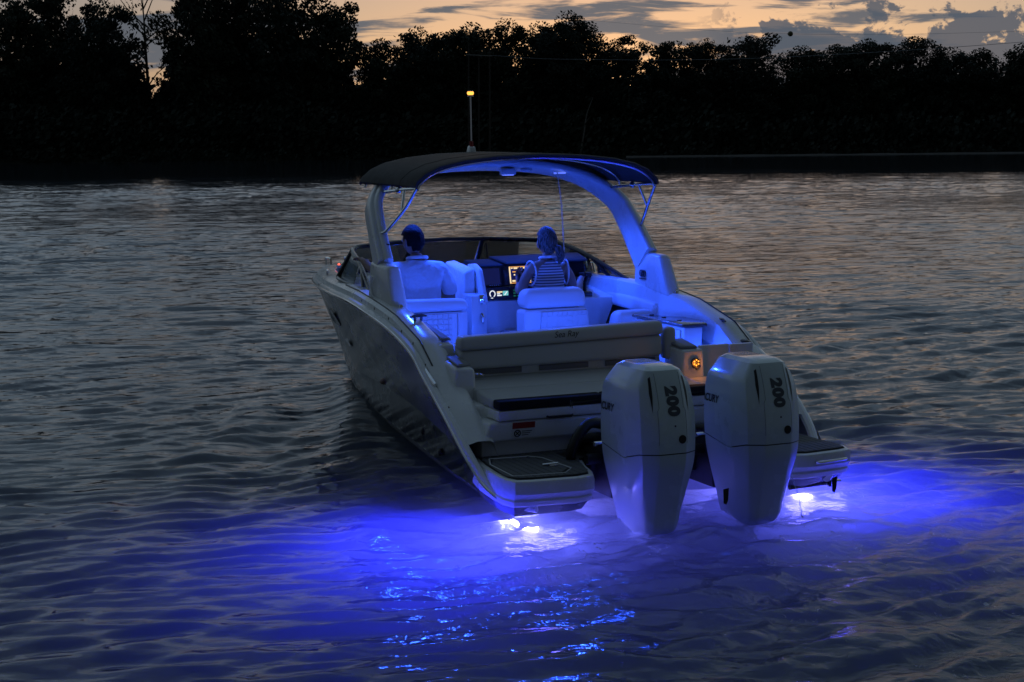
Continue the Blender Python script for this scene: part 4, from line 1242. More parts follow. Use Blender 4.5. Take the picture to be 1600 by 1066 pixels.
# ---------------- windshield
bm = B()
Ptop = [(-1.085, 2.76, 1.215), (-.99, 3.32, 1.385), (-.905, 3.80, 1.475), (-.70, 3.94, 1.495), (-.31, 4.00, 1.515)]
Pbot = [(-1.085, 2.76, 1.20), (-1.05, 3.32, 1.215), (-1.0, 3.92, 1.245), (-.72, 4.12, 1.265), (-.33, 4.22, 1.285)]
mir = lambda L: [(-x, y, z) for x, y, z in L]
frame_bm = B()
tube(frame_bm, Ptop, .019, 8, smooth=30); tube(frame_bm, mir(Ptop), .019, 8, smooth=30)
tube(frame_bm, [(-.31, 4.0, 1.515), (0, 4.01, 1.52), (.31, 4.0, 1.515)], .017, 8)
tube(frame_bm, Pbot, .015, 6, smooth=30); tube(frame_bm, mir(Pbot), .015, 6, smooth=30)
wf = obj('windshield_frame', frame_bm, M['frame'], boat)
for sg in (-1, 1):
    bm = B(); tube(bm, [(sg * .31, 4.0, 1.515), (sg * .33, 4.22, 1.285)], .021, 8); obj('centre_post', bm, M['frame'], wf)
    bm = B(); tube(bm, [(sg * .905, 3.80, 1.475), (sg * 1.0, 3.92, 1.245)], .019, 8); obj('corner_post', bm, M['frame'], wf)
    bm = B(); tube(bm, [(sg * 1.0, 3.25, 1.36), (sg * 1.06, 3.02, 1.21)], .016, 8); obj('side_post', bm, M['frame'], wf)
    # panes
    def pane(top, bot, name):
        t = catmull([(sg * x, y, z) for x, y, z in top], 14); b = catmull([(sg * x, y, z) for x, y, z in bot], 14)
        bm = B()
        rings = [[p, q, q + Vector((0, .005, .002)), p + Vector((0, .005, .002))] for p, q in zip(t, b)]
        loft(bm, rings)
        obj(name, bm, M['glass'], wf)
    A = lambda L: [(abs(x), y, z) for x, y, z in L]
    pane(A(Ptop)[1:3], A(Pbot)[1:3], 'side_pane')
    pane([(1.083, 2.79, 1.219), (1.0, 3.25, 1.36)], [(1.083, 2.80, 1.205), (1.06, 3.02, 1.21)], 'side_pane')
    pane(A(Ptop)[2:], A(Pbot)[2:], 'front_pane')
bm = B(); hexa(bm, [(-.30, 4.21, 1.29), (.30, 4.21, 1.29), (.30, 4.215, 1.29), (-.30, 4.215, 1.29), (-.285, 4.005, 1.50), (.285, 4.005, 1.50), (.285, 4.01, 1.50), (-.285, 4.01, 1.50)]); obj('gate_pane', bm, M['glass'], wf)
bm = B(); tube(bm, [(.36, 4.05, 1.47), (.37, 4.03, 1.28)], .007, 6); obj('wiper_arm', bm, M['frame'], wf)
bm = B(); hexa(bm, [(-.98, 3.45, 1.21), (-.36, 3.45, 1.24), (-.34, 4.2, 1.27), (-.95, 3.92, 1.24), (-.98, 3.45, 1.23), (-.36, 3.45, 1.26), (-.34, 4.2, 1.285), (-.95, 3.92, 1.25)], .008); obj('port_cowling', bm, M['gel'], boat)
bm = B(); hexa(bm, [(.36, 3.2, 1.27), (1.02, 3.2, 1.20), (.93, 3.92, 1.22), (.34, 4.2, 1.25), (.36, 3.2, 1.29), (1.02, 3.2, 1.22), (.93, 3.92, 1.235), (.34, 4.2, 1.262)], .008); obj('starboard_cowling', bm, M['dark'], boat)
# bow lounge backs seen through the glass
for sg in (-1, 1):
    bm = B(); hexa(bm, [(sg * .36, 4.3, .60), (sg * .62, 4.3, .60), (sg * .60, 4.5, .60), (sg * .36, 4.5, .60), (sg * .38, 4.32, 1.10), (sg * .84, 4.32, 1.10), (sg * .80, 4.45, 1.10), (sg * .38, 4.45, 1.10)], .04, 3); obj('bow_backrest', bm, M['vinylw'], boat)
    bm = B(); hexa(bm, [(sg * .26, 4.5, .42), (sg * .50, 4.5, .42), (sg * .18, 6.2, .42), (sg * .10, 6.2, .42), (sg * .28, 4.5, .75), (sg * .66, 4.5, .75), (sg * .32, 6.2, .75), (sg * .12, 6.2, .75)], .03, 3); obj('bow_seat', bm, M['vinylw'], boat)
for x, z in ((.93, 1.30), (1.0, 1.26)):
    bm = B(); tube(bm, [(x, 3.42, z - .02), (x + .01, 3.40, z + .05), (x + .05, 3.36, z + .06), (x + .06, 3.34, z - .02)], .009, 6); obj('grab_rail', bm, M['chrome'], boat)

# ---------------- arch
def arch_ring(c, t, fwd, depth, th, r=.035):
    """rounded rectangle section: depth along fwd, thickness across"""
    c, t, f = Vector(c), Vector(t).normalized(), Vector(fwd)
    f = (f - t * f.dot(t)).normalized(); s = t.cross(f).normalized()
    pts = []
    for k in range(24):
        a = 2 * PI * k / 24
        ca, sa = math.cos(a), math.sin(a)
        pts.append(c + f * (depth / 2 * math.copysign(abs(ca) ** .45, ca)) + s * (th / 2 * math.copysign(abs(sa) ** .55, sa)))
    return pts
path = [(1.075, 2.43, 1.40), (1.065, 2.56, 1.55), (1.05, 2.69, 1.70), (1.015, 2.85, 1.86), (.90, 3.02, 1.99), (.755, 3.13, 2.068), (.56, 3.18, 2.120), (.28, 3.21, 2.150), (0, 3.22, 2.158)]
half = catmull(path, 30)
pts = half + [Vector((-p.x, p.y, p.z)) for p in half[-2::-1]]
n = len(pts)
bm = B(); rings = []
for i, p in enumerate(pts):
    t = pts[min(n - 1, i + 1)] - pts[max(0, i - 1)]
    u = abs(i / (n - 1) - .5) * 2
    rings.append(arch_ring(p, t, (0, 1, -.25), .20 + .11 * u ** 1.5, .075))
loft(bm, rings)
arch = obj('arch', bm, M['gel'], boat, angle=45)
# raised outer spine along each leg
for sg in (-1, 1):
    bm = B()
    rings = []
    for i, p in enumerate(half[:15]):
        t = half[min(29, i + 1)] - half[max(0, i - 1)]
        q = p + Vector((.035, -.02, .03))
        rings.append(arch_ring((sg * q.x, q.y, q.z), (sg * t.x, t.y, t.z), (0, 1, -.25), .09 + .09 * (1 - i / 14), .03 + .045 * (1 - i / 14)))
    loft(bm, rings)
    obj('arch_spine', bm, M['gel'], arch, angle=45)
for sg in (-1, 1):
    bm = B()
    hexa(bm, [(sg * 1.04, 1.97, 1.135), (sg * 1.17, 1.97, 1.125), (sg * 1.17, 2.57, 1.19), (sg * 1.04, 2.57, 1.20),
              (sg * 1.05, 2.14, 1.455), (sg * 1.15, 2.14, 1.45), (sg * 1.15, 2.56, 1.47), (sg * 1.05, 2.56, 1.475)], .03, 3)
    foot = obj('arch_foot', bm, M['gel'], arch)
    bm = B(); prism(bm, [(sg * 1.172, 2.02, 1.15), (sg * 1.172, 2.46, 1.20), (sg * 1.172, 2.50, 1.30), (sg * 1.172, 2.43, 1.37), (sg * 1.172, 2.40, 1.36), (sg * 1.172, 2.46, 1.29), (sg * 1.172, 2.42, 1.22), (sg * 1.172, 2.02, 1.175)], (sg * .008, 0, 0), .002, 1); obj('foot_molding', bm, M['gel'], foot)
    if sg > 0:
        # round emblem with a line under it, on the inner face
        ey, ez = 2.40, 1.295
        for k, dyy in enumerate((-.028, .0, .028)):
            bm = B(); tube(bm, [(1.038, ey + dyy + .022 * math.cos(a), ez + .024 * math.sin(a)) for a in np.linspace(0, 2 * PI, 18)], .0045, 5); obj('emblem_ring', bm, M['letter'], foot)
        bm = B(); box(bm, 1.034, 1.042, ey - .06, ey + .055, ez - .045, ez - .038); obj('emblem_line', bm, M['letter'], foot)
    bm = B(); box(bm, sg * 1.11 - .012, sg * 1.11 + .012, 1.955, 1.985, 1.14, 1.19, .005); obj('foot_fitting', bm, M['chrome'], foot)
    bm = B(); box(bm, sg * 1.062 - .006, sg * 1.05 + .006, 2.40, 2.43, 1.52, 1.60, .003); obj('tie_hook', bm, M['black'], arch)

# ---------------- canvas canopy and its tubes
prof = [(-.978, 2.018), (-.962, 2.058), (-.895, 2.115), (-.78, 2.166), (-.60, 2.205), (-.35, 2.232), (0, 2.245)]
prof = prof + [(-x, z) for x, z in prof[-2::-1]]
bm = B(); rings = []
ys = [2.0, 2.02, 2.2, 2.5, 2.9, 3.15, 3.30, 3.34]
dz = [.0, .008, .010, .014, .016, .018, .018, .006]
for y, d in zip(ys, dz):
    wd_ = 1.0 + .004 * (y - 2.0) / 1.3
    up = [(x * wd_, y, z + d) for x, z in prof]; dn = [(x * wd_ * .985, y, z + d - .014) for x, z in prof[::-1]]
    rings.append(up + dn)
loft(bm, rings)
can = obj('canopy', bm, M['canvas'], boat, angle=50)
for y in (2.35, 2.95):
    bm = B(); tube(bm, [(x * (1.0 + .004 * (y - 2.0) / 1.3), y, z + .0125) for x, z in prof], .0022, 5); obj('canopy_seam', bm, M['dark'], can)
def hoop(y, rad, name):
    bm = B(); tube(bm, [(x * .972, y, z - .026) for x, z in prof], rad, 8, smooth=50); return obj(name, bm, M['steel'], can)
hoop(2.03, .011, 'canopy_hoop'); hoop(2.62, .010, 'canopy_hoop'); hoop(3.28, .011, 'canopy_hoop')
for sg in (-1, 1):
    bm = B(); tube(bm, [(sg * .955, 2.02, 2.012), (sg * .96, 2.30, 2.0), (sg * .955, 2.86, 1.965)], .012, 8); obj('canopy_tube', bm, M['steel'], can)
    bm = B(); ball(bm, (sg * .96, 2.42, 1.994), (.026, .034, .026), 10, 8); obj('tube_clamp', bm, M['steel'], can)
    bm = B(); tube(bm, [(sg * .957, 2.02, 2.012), (sg * .99, 2.20, 1.86), (sg * 1.05, 2.43, 1.70), (sg * 1.075, 2.50, 1.672)], .012, 8, smooth=16); obj('canopy_strut', bm, M['steel'], can)
    bm = B(); tube(bm, [(sg * .955, 2.30, 2.0), (sg * 1.0, 2.24, 1.83)], .011, 8); obj('short_strut', bm, M['steel'], can)
bm = B(); box(bm, -.40, -.39, 2.03, 2.30, 2.185, 2.195); obj('canopy_batten', bm, M['paper'], can)
# dome lamp under the canopy
bm = B(); box(bm, .14, .26, 3.10, 3.18, 2.075, 2.125, .012); dl = obj('dome_lamp', bm, M['gel'], arch)
bm = B(); box(bm, .16, .24, 3.108, 3.172, 2.068, 2.077, .003); obj('dome_lens', bm, M['led_blue'], dl)
bm = B(); ball(bm, (.36, 3.14, 2.11), (.05, .04, .02), 12, 6); obj('dome_speaker', bm, M['gel'], arch)
# thin whip aerial and the white masthead lamp on its pole
bm = B(); tube(bm, [(.45, 2.725, 2.10), (.47, 2.69, 1.85), (.47, 2.632, 1.40)], .004, 5); obj('hanging_cord', bm, M['gel'], arch)
mb_ = Vector((0.0, 3.0, 2.26))
bm = B(); hexa(bm, [(-.03, 2.95, 2.235), (.03, 2.95, 2.235), (.03, 3.05, 2.235), (-.03, 3.05, 2.235), (-.022, 2.96, 2.30), (.022, 2.96, 2.30), (.022, 3.02, 2.31), (-.022, 3.02, 2.31)], .006)
ml = obj('mast_base', bm, M['gel'], boat); ml.location = (-.07, .25, 0)
bm = B(); tube(bm, [(0, 2.99, 2.30), (0, 2.995, 2.345)], .017, 8); obj('mast_collar', bm, M['red'], ml)
bm = B(); tube(bm, [(0, 2.992, 2.33), (0, 3.0, 2.705)], .0062, 8); obj('mast_pole', bm, M['steel'], ml)
bm = B(); tube(bm, [(0, 3.0, 2.70), (0, 3.0, 2.712)], .024, 12); tube(bm, [(0, 3.0, 2.738), (0, 3.0, 2.748)], .022, 12); obj('mast_cap', bm, M['gel'], ml)
bm = B(); ball(bm, (0, 3.0, 2.727), (.027, .027, .021), 16, 10); obj('mast_lamp', bm, M['led_warm'], ml)
lamp('mast_light', 'POINT', (-.07, 3.25, 2.775), 1.2, (1.0, .5, .16), boat, shadow_soft_size=.02)
# ---------------- outboard motors
def motor():
    # ring corners: half widths and fore-aft stations at levels of height
    lev = [  # z, aft panel half, aft y, corner half, corner y, side half, side y aft, side y fwd, fwd half, fwd y
        (-.45, .015, .00, .025, .02, .03, .03, .10, .015, .14),
        (-.12, .030, -.06, .050, -.03, .06, .0, .12, .025, .17),
        (.00, .068, -.225, .112, -.19, .130, -.07, .16, .05, .20),
        (.12, .078, -.265, .135, -.225, .155, -.10, .18, .07, .23),
        (.28, .088, -.312, .165, -.262, .188, -.11, .21, .10, .26),
        (.42, .094, -.358, .188, -.30, .212, -.12, .23, .12, .28),
        (.50, .096, -.365, .196, -.305, .220, -.12, .235, .13, .285),
        (.60, .096, -.365, .200, -.302, .226, -.12, .235, .13, .285),
        (.72, .096, -.348, .200, -.292, .226, -.11, .23, .13, .28),
        (.82, .096, -.322, .194, -.268, .218, -.11, .23, .13, .27),
        (.89, .096, -.296, .184, -.245, .204, -.10, .22, .13, .26),
        (.935, .095, -.276, .160, -.232, .174, -.09, .20, .12, .25),
        (.98, .094, -.252, .132, -.218, .140, -.08, .18, .10, .23),
        (1.0, .090, -.232, .120, -.200, .124, -.07, .16, .09, .21),
        (1.006, .074, -.20, .10, -.17, .10, -.06, .14, .07, .19),
    ]
    A = np.array(lev)
    zs = np.concatenate([np.linspace(-.45, .4965, 30), np.linspace(.5035, 1.006, 26)])
    # smooth interpolation of every parameter with height
    par = []
    P = [Vector((0, 0, 0))]
    def spl(col, z):
        zz = A[:, 0]
        i = int(np.clip(np.searchsorted(zz, z) - 1, 0, len(zz) - 2))
        h = zz[i + 1] - zz[i]; t = (z - zz[i]) / h
        y = A[:, col]
        def sl(k):
            if k == 0: return (y[1] - y[0]) / (zz[1] - zz[0])
            if k == len(zz) - 1: return (y[-1] - y[-2]) / (zz[-1] - zz[-2])
            return (y[k + 1] - y[k - 1]) / (zz[k + 1] - zz[k - 1])
        m0, m1 = sl(i) * h, sl(i + 1) * h
        return (2 * t ** 3 - 3 * t ** 2 + 1) * y[i] + (t ** 3 - 2 * t ** 2 + t) * m0 + (-2 * t ** 3 + 3 * t ** 2) * y[i + 1] + (t ** 3 - t ** 2) * m1
    def ring(z, inset=0.0, zoff=True):
        ah, ay, ch, cy, sh, sya, syf, fh, fy = [spl(c, z) for c in range(1, 10)]
        half = [(ah, ay), (ch, cy), (sh, sya), (sh, syf), (fh, fy)]
        poly = half + [(-x, y) for x, y in half[::-1]]
        out = []
        m = len(poly)
        for i, p in enumerate(poly):
            a, b = Vector(poly[i - 1]), Vector(poly[(i + 1) % m]); p = Vector(p)
            d1, d2 = (a - p), (b - p)
            r1, r2 = min(.022, d1.length * .3), min(.022, d2.length * .3)
            if i in (0, m - 1): r1, r2 = min(.010, r1), min(.010, r2)
            q1, q2 = p + d1.normalized() * r1, p + d2.normalized() * r2
            out += [q1, (q1 + q2 + p * 2) / 4, q2]
        # the parting line dips on the flanks
        res = []
        for q in out:
            s = 1 - inset / max(.05, q.length)
            dzz = 0.0
            if zoff:
                w = math.exp(-((z - .50) / .12) ** 2)
                dzz = w * (-.045 * math.exp(-((q.y + .08) / .12) ** 2) + .0)
            res.append(Vector((q.x * s, q.y * s, z + dzz)))
        return res
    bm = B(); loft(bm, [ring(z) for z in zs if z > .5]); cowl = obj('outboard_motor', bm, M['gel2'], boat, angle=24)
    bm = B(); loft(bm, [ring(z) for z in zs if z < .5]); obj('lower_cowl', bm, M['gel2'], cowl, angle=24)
    bm = B(); loft(bm, [ring(.4965, .004), ring(.5035, .004)]); obj('cowl_seam', bm, M['black'], cowl)
    bv = BVHTree.FromPolygons([v.co.copy() for v in cowl.data.vertices], [tuple(p.vertices) for p in cowl.data.polygons])
    lo = cowl.children[0]
    bvl = BVHTree.FromPolygons([v.co.copy() for v in lo.data.vertices], [tuple(p.vertices) for p in lo.data.polygons])
    # "200" running down the aft panel
    place_text('power_numeral', '200', .108, (.012, -.45, .84), (.03, -.22, -.97), (1, 0, 0), M['letter'], cowl, bv, off=.002, bold=.0075, sub=1, spacing=1.12)
    # maker's name on both flanks
    place_text('side_lettering', 'MERCURY', .066, (-.40, .185, .735), (0, -1, 0), (0, 0, 1), M['letterk'], cowl, bv, off=.002, bold=.002, sub=1, shear=.2)
    place_text('side_lettering', 'MERCURY', .066, (.40, .185, .735), (0, 1, 0), (0, 0, 1), M['letterk'], cowl, bv, off=.002, bold=.002, sub=1, shear=.2)
    def on(bvh, org, d, off=.002):
        h = bvh.ray_cast(Vector(org), Vector(d).normalized())
        return h[0] - Vector(d).normalized() * off if h[0] is not None else Vector(org)
    def patch(name, poly, d, m, bvh=bv, off=.003, n=5):
        """a thin inlay that follows the cowl"""
        bm = B()
        c = sum((Vector(p) for p in poly), Vector()) / len(poly)
        dens = []
        for i in range(len(poly)):
            a, b = Vector(poly[i]), Vector(poly[(i + 1) % len(poly)])
            dens += [a.lerp(b, k / n) for k in range(n)]
        outer = [bm.verts.new(on(bvh, p, d, off)) for p in dens]
        mid = [bm.verts.new(on(bvh, (p + c) / 2, d, off)) for p in dens]
        cv = bm.verts.new(on(bvh, c, d, off))
        k = len(dens)
        for i in range(k):
            j = (i + 1) % k
            bm.faces.new((outer[i], outer[j], mid[j], mid[i])); bm.faces.new((mid[i], mid[j], cv))
        return obj(name, bm, m, cowl, angle=80)
    # panel lines down the aft face
    for x in (-.086, .088):
        pts = [on(bv, (x * (1 + .15 * (t > .5)), -.9, 1.0 - .46 * t), (0, 1, -.0), .0005) for t in np.linspace(.06, .96, 22)]
        bm = B(); tube(bm, pts, .0012, 4); obj('panel_line', bm, M['letter'], cowl)
    # air intakes at the shoulders
    for sg in (-1, 1):
        patch('shoulder_intake', [(sg * .112, -.9, .955), (sg * .126, -.9, .945), (sg * .135, -.9, .86), (sg * .128, -.9, .745), (sg * .118, -.9, .84)], (0, 1, 0), M['black'])
    # round port, trailing slot, screw
    bm = B()
    c = on(bv, (.066, -.9, .585), (0, 1, 0), .0)
    tube(bm, [c + Vector((0, .01, 0)), c + Vector((0, -.004, 0))], .026, 16); obj('flush_port', bm, M['black'], cowl)
    c = on(bv, (.02, -.9, .665), (0, 1, 0), .0); bm = B(); ball(bm, c, .006, 8, 6); obj('cowl_screw', bm, M['black'], cowl)
    patch('exhaust_slot', [(.055, -.9, .38), (.095, -.9, .385), (.090, -.9, .315), (.078, -.9, .29), (.058, -.9, .30)], (0, 1, 0), M['black'], bvl)
    # mounting bracket and steering gear towards the transom
    bm = B()
    box(bm, -.13, .13, .28, .86, .12, .44, .03); box(bm, -.17, .17, .50, .84, .20, .36, .02)
    tube(bm, [(-.24, .42, .36), (.24, .42, .36)], .035, 10)
    obj('mount_bracket', bm, M['black'], cowl)
    bm = B(); tube(bm, [(-.2, .38, .46), (.2, .38, .46)], .016, 8); obj('steering_ram', bm, M['steel'], cowl)
    bm = B(); tube(bm, [(-.05, .26, .46), (-.10, .40, .49), (-.15, .60, .46), (-.14, .84, .36)], .030, 10, smooth=20); obj('rigging_hose', bm, M['black'], cowl)
    return cowl
m1 = motor()
OFFY = -.44
m1.location = (-.36, OFFY, .0); m1.scale = (.92, .95, 1.0)
def copy_tree(o, parent):
    c = o.copy(); COL.objects.link(c); c.parent = parent
    for ch in list(o.children):
        copy_tree(ch, c)
    return c
m2 = copy_tree(m1, boat)
m2.location = (.36, OFFY, .0)
# rigging loop beside the port motor
bm = B(); tube(bm, [(-.42, .05, .56), (-.53, .02, .575), (-.62, .0, .50), (-.655, .02, .40), (-.62, .10, .30)], .034, 10, smooth=26); obj('rigging_loop', bm, M['black'], boat)
bm = B(); box(bm, -.66, -.50, .04, .26, .27, .36, .012); obj('rigging_box', bm, M['black'], boat)

# ---------------- lamps of the boat
BLUE = (.02, .085, 1.0)
def led(name, x, y, z, sx, sy, sz, parent):
    bm = B(); box(bm, x - sx, x + sx, y - sy, y + sy, z - sz, z + sz, .002); return obj(name, bm, M['led_blue'], parent)
lamp('dome_light', 'SPOT', (.2, 3.12, 2.05), 22, BLUE, boat, target=(.15, 3.0, 0.5), spot_size=R(128), spot_blend=.6, shadow_soft_size=.06)
for sg in (-1, 1):
    led('arch_led', sg * .62, 3.06, 2.082, .05, .012, .006, arch)
    lamp('arch_light', 'SPOT', (sg * .60, 3.03, 2.06), 85, BLUE, boat, target=(sg * .22, 2.48, 1.0), spot_size=R(122), spot_blend=.5, shadow_soft_size=.06)
# courtesy lamps, set high on the lounge back to light the man's back
for x in (-.75, -.15, .38):
    led('courtesy_led', x, 1.212, .94, .03, .006, .008, lb_)
    lamp('courtesy_light', 'POINT', (x, 1.28, .95), 11, BLUE, boat, shadow_soft_size=.03)
led('courtesy_led', 1.06, 2.08, .93, .02, .006, .006, bar)
lamp('bulwark_light', 'POINT', (.92, 1.10, .80), 2.2, BLUE, boat, shadow_soft_size=.03)
lamp('bow_fill_blue', 'POINT', (-.1, 4.9, 1.05), 10.0, BLUE, boat, shadow_soft_size=.04)  # added blue fill so the bow backs glow through the windshield
# underwater lamps at the transom and lamp bars under the platforms, with an added fill
VIO = (.035, .035, 1.0)
VIO2 = (.20, .18, 1.0)
for sg in (-1, 1):
    bm = B(); box(bm, sg * .86 - .06, sg * .86 + .06, .262, .285, -.16, -.10, .006); obj('underwater_lamp', bm, M['led_white'], transom)
    lamp('underwater_light', 'SPOT', (sg * 1.02, .16, -.12), 1000, VIO, boat, target=(sg * 2.6, -.15, -.20), spot_size=R(140), spot_blend=1.0, shadow_soft_size=.05)
    lamp('underwater_fill', 'POINT', (sg * .98, -.06, -.08), 60, VIO2, boat, shadow_soft_size=.04)  # added hidden fill that whitens the water below the platform edge
    lamp('platform_light', 'AREA', (sg * .98, -.27, .088), 4.0, VIO2, boat, target=(sg * .98, -.34, -.3), size=.46, shape='RECTANGLE', size_y=.10)
    lamp('platform_glow', 'POINT', (sg * .98, -.10, .07), 3.0, VIO, boat, shadow_soft_size=.03)

# ================================================================== cooling water jet
bm = B()
tube(bm, [(.49, -.58, .265), (.505, -.63, .295), (.522, -.67, .265), (.545, -.70, .18), (.56, -.72, .09), (.572, -.73, -.01)], [.004, .005, .005, .005, .006, .006], 6, smooth=22)
M['jet'] = glass_mat('falling_water', (.95, .97, 1.0), .25)
jet = obj('water_jet', bm, M['jet'])
jet.matrix_world = BOAT
tag(jet, 'thin arc of cooling water falling between right outboard and platform', 'water jet')

# cups in the side ledge
for i, (x, y, z, lab) in enumerate(((1.0, 3.42, 1.245, 'clear cup nearer the woman on the starboard ledge'), (1.06, 3.22, 1.235, 'clear cup, lid coloured for red light, on the starboard ledge by the windshield'))):
    base = Vector((x, y, z))
    t = thing('drinking_cup', lab, 'cup', BOAT @ Matrix.Translation(base), 'clear cups on the starboard ledge')
    bm = B(); loft(bm, [[(r * math.cos(2 * PI * k / 14), r * math.sin(2 * PI * k / 14), zz) for k in range(14)] for r, zz in ((.028, 0), (.032, .05), (.036, .10))]); obj('cup_wall', bm, M['clear'], t)
    bm = B(); tube(bm, [(0, 0, .10), (0, 0, .112)], .038, 14); obj('cup_lid', bm, M['red'] if i else M['clear'], t)  # red lid colour stands in for red light in the cup
    bm = B(); tube(bm, [(0, 0, .005), (0, 0, .06)], .027, 12); obj('drink', bm, M['padd'], t)

# ================================================================== people
def skin_body(name, verts, edges, m, parent, root=0, sub=2, shift=None):
    """verts: (x, y, z, rx, ry)"""
    me = bpy.data.meshes.new(name)
    sh = Vector(shift) if shift is not None else Vector()
    me.from_pydata([tuple(Vector(v[:3]) - sh) for v in verts], edges, [])
    o = bpy.data.objects.new(name, me)
    COL.objects.link(o)
    md = o.modifiers.new('skin', 'SKIN'); md.branch_smoothing = .4; md.use_smooth_shade = True
    sv = me.skin_vertices[0].data
    for i, v in enumerate(verts):
        sv[i].radius = (v[3], v[4]); sv[i].use_root = (i == root)
    sb_ = o.modifiers.new('sub', 'SUBSURF'); sb_.levels = sub; sb_.render_levels = sub
    dg = bpy.context.evaluated_depsgraph_get()
    bme = bpy.data.meshes.new_from_object(o.evaluated_get(dg))
    bpy.data.objects.remove(o); bpy.data.meshes.remove(me)
    bme.name = name
    bme.shade_smooth()
    bme.materials.clear(); bme.materials.append(m)
    ob = bpy.data.objects.new(name, bme); COL.objects.link(ob); ob.parent = parent
    return ob

def chain(vs, es, start, pts):
    prev = start
    for p in pts:
        vs.append(p); es.append((prev, len(vs) - 1)); prev = len(vs) - 1
    return prev

def hand(vs, es, wrist_i, wrist, direction, palm_n, side, curl=.5, s=1.0):
    """palm, four fingers and a thumb; direction: along the hand, side: towards the thumb"""
    d, sd = Vector(direction).normalized(), Vector(side).normalized(); pn = Vector(palm_n).normalized()
    w = Vector(wrist)
    pm = w + d * .055 * s
    pi = chain(vs, es, wrist_i, [(*pm, .030 * s, .016 * s)])
    for k, (off, ln) in enumerate(((.026, .072), (.009, .080), (-.009, .074), (-.026, .058))):
        b = w + d * .092 * s + sd * off * s
        c1 = b + (d * (1 - .4 * curl) + pn * .6 * curl).normalized() * ln * .5 * s
        c2 = c1 + (d * (1 - 1.2 * curl) + pn * 1.3 * curl).normalized() * ln * .5 * s
        chain(vs, es, pi, [(*b, .0095 * s, .0095 * s), (*c1, .0085 * s, .0085 * s), (*c2, .007 * s, .007 * s)])
    b = w + d * .035 * s + sd * .036 * s
    c1 = b + (d * .7 + sd * .6 + pn * .3).normalized() * .034 * s
    c2 = c1 + (d + pn * .6 * curl).normalized() * .028 * s
    chain(vs, es, pi, [(*b, .011 * s, .011 * s), (*c1, .0095 * s, .0095 * s), (*c2, .008 * s, .008 * s)])

def head_mesh(bm, c, fwd, s=1.0):
    """head with brow, nose, lips, chin and ears; fwd is where the face looks"""
    f = Vector(fwd).normalized(); up = Vector((0, 0, 1)); r = f.cross(up).normalized(); up = r.cross(f).normalized()
    t = bmesh.new()
    bmesh.ops.create_uvsphere(t, u_segments=28, v_segments=20, radius=1.0)
    for v in t.verts:
        x, y, z = v.co
        wx, wy, wz = .074, .096, .112
        jaw = 1.0 - .26 * max(0, -z) ** 1.3
        X, Y, Z = x * wx * jaw, y * wy, z * wz
        if y > .2 and z < .1:
            Y += -.010 * (1 - abs(z + .3)) * 0
        # face plane: flatter in front, chin forward
        if y > 0:
            Y *= .93
            g = lambda x0, z0, sx, sz: math.exp(-((x - x0) / sx) ** 2 - ((z - z0) / sz) ** 2)
            Y += .024 * g(0, -.14, .13, .20) * (y > .3)            # nose
            Y += .008 * g(0, -.48, .22, .09)                       # lips
            Y += .010 * g(0, -.80, .3, .16)                        # chin
            Y += .006 * g(0, .20, .6, .09)                         # brow
            Y -= .010 * (g(-.38, .04, .17, .11) + g(.38, .04, .17, .11))   # eye hollows
        v.co = Vector((X, Y, Z))
    for sg in (-1, 1):
        bmesh.ops.create_uvsphere(t, u_segments=10, v_segments=8, radius=1.0, matrix=Matrix.Translation((sg * .084, -.004, -.016)) @ Matrix.Rotation(sg * .3, 4, 'Z') @ Matrix.Diagonal((.010, .022, .034, 1)))
    mtx = Matrix((( r.x, f.x, up.x, c[0]), (r.y, f.y, up.y, c[1]), (r.z, f.z, up.z, c[2]), (0, 0, 0, 1)))
    bmesh.ops.transform(t, matrix=mtx @ Matrix.Diagonal((s, s, s, 1)), verts=t.verts)
    merge(bm, t)
    return mtx

def eyes(mtx, s, parent, shift):
    bm = B()
    for sg in (-1, 1):
        p = mtx @ (Vector((sg * .030, .083, .006)) * s)
        ball(bm, p, .0105 * s, 10, 8)
    obj('eyes', bm, M['paper'], parent, shift=shift)

def add_mesh(o, bm, shift):
    """join a head into the body so that it stays one continuous figure"""
    bmesh.ops.translate(bm, verts=bm.verts, vec=Vector(shift) * -1)
    me = o.data
    b2 = bmesh.new(); b2.from_mesh(me)
    t = bpy.data.meshes.new('t'); bm.to_mesh(t); bm.free(); b2.from_mesh(t); bpy.data.meshes.remove(t)
    b2.to_mesh(me); b2.free(); me.shade_smooth()

def hair(name, bm_c, mtx, s, keep, m, parent, shift, grow=1.09, extra=None, seed=3):
    t = bmesh.new()
    bmesh.ops.create_uvsphere(t, u_segments=36, v_segments=26, radius=1.0)
    kill = []
    for v in t.verts:
        x, y, z = v.co
        if not keep(x, y, z):
            kill.append(v)
        nn = noise.noise(Vector((x * 4 + seed, y * 4, z * 3))) + 1.1 * noise.noise(Vector((x * 11 + seed, y * 11, z * 5)))
        jaw = 1.0 - .26 * max(0, -z) ** 1.3
        g = grow + .04 * nn
        v.co = Vector((x * .074 * jaw * g, y * .096 * g, z * .112 * g + .002))
    bmesh.ops.delete(t, geom=kill, context='VERTS')
    bmesh.ops.solidify(t, geom=t.faces[:] + t.edges[:] + t.verts[:], thickness=.012)
    if extra:
        extra(t)
    bmesh.ops.transform(t, matrix=mtx @ Matrix.Diagonal((s, s, s, 1)), verts=t.verts)
    return obj(name, t, m, parent, shift=shift, angle=80)

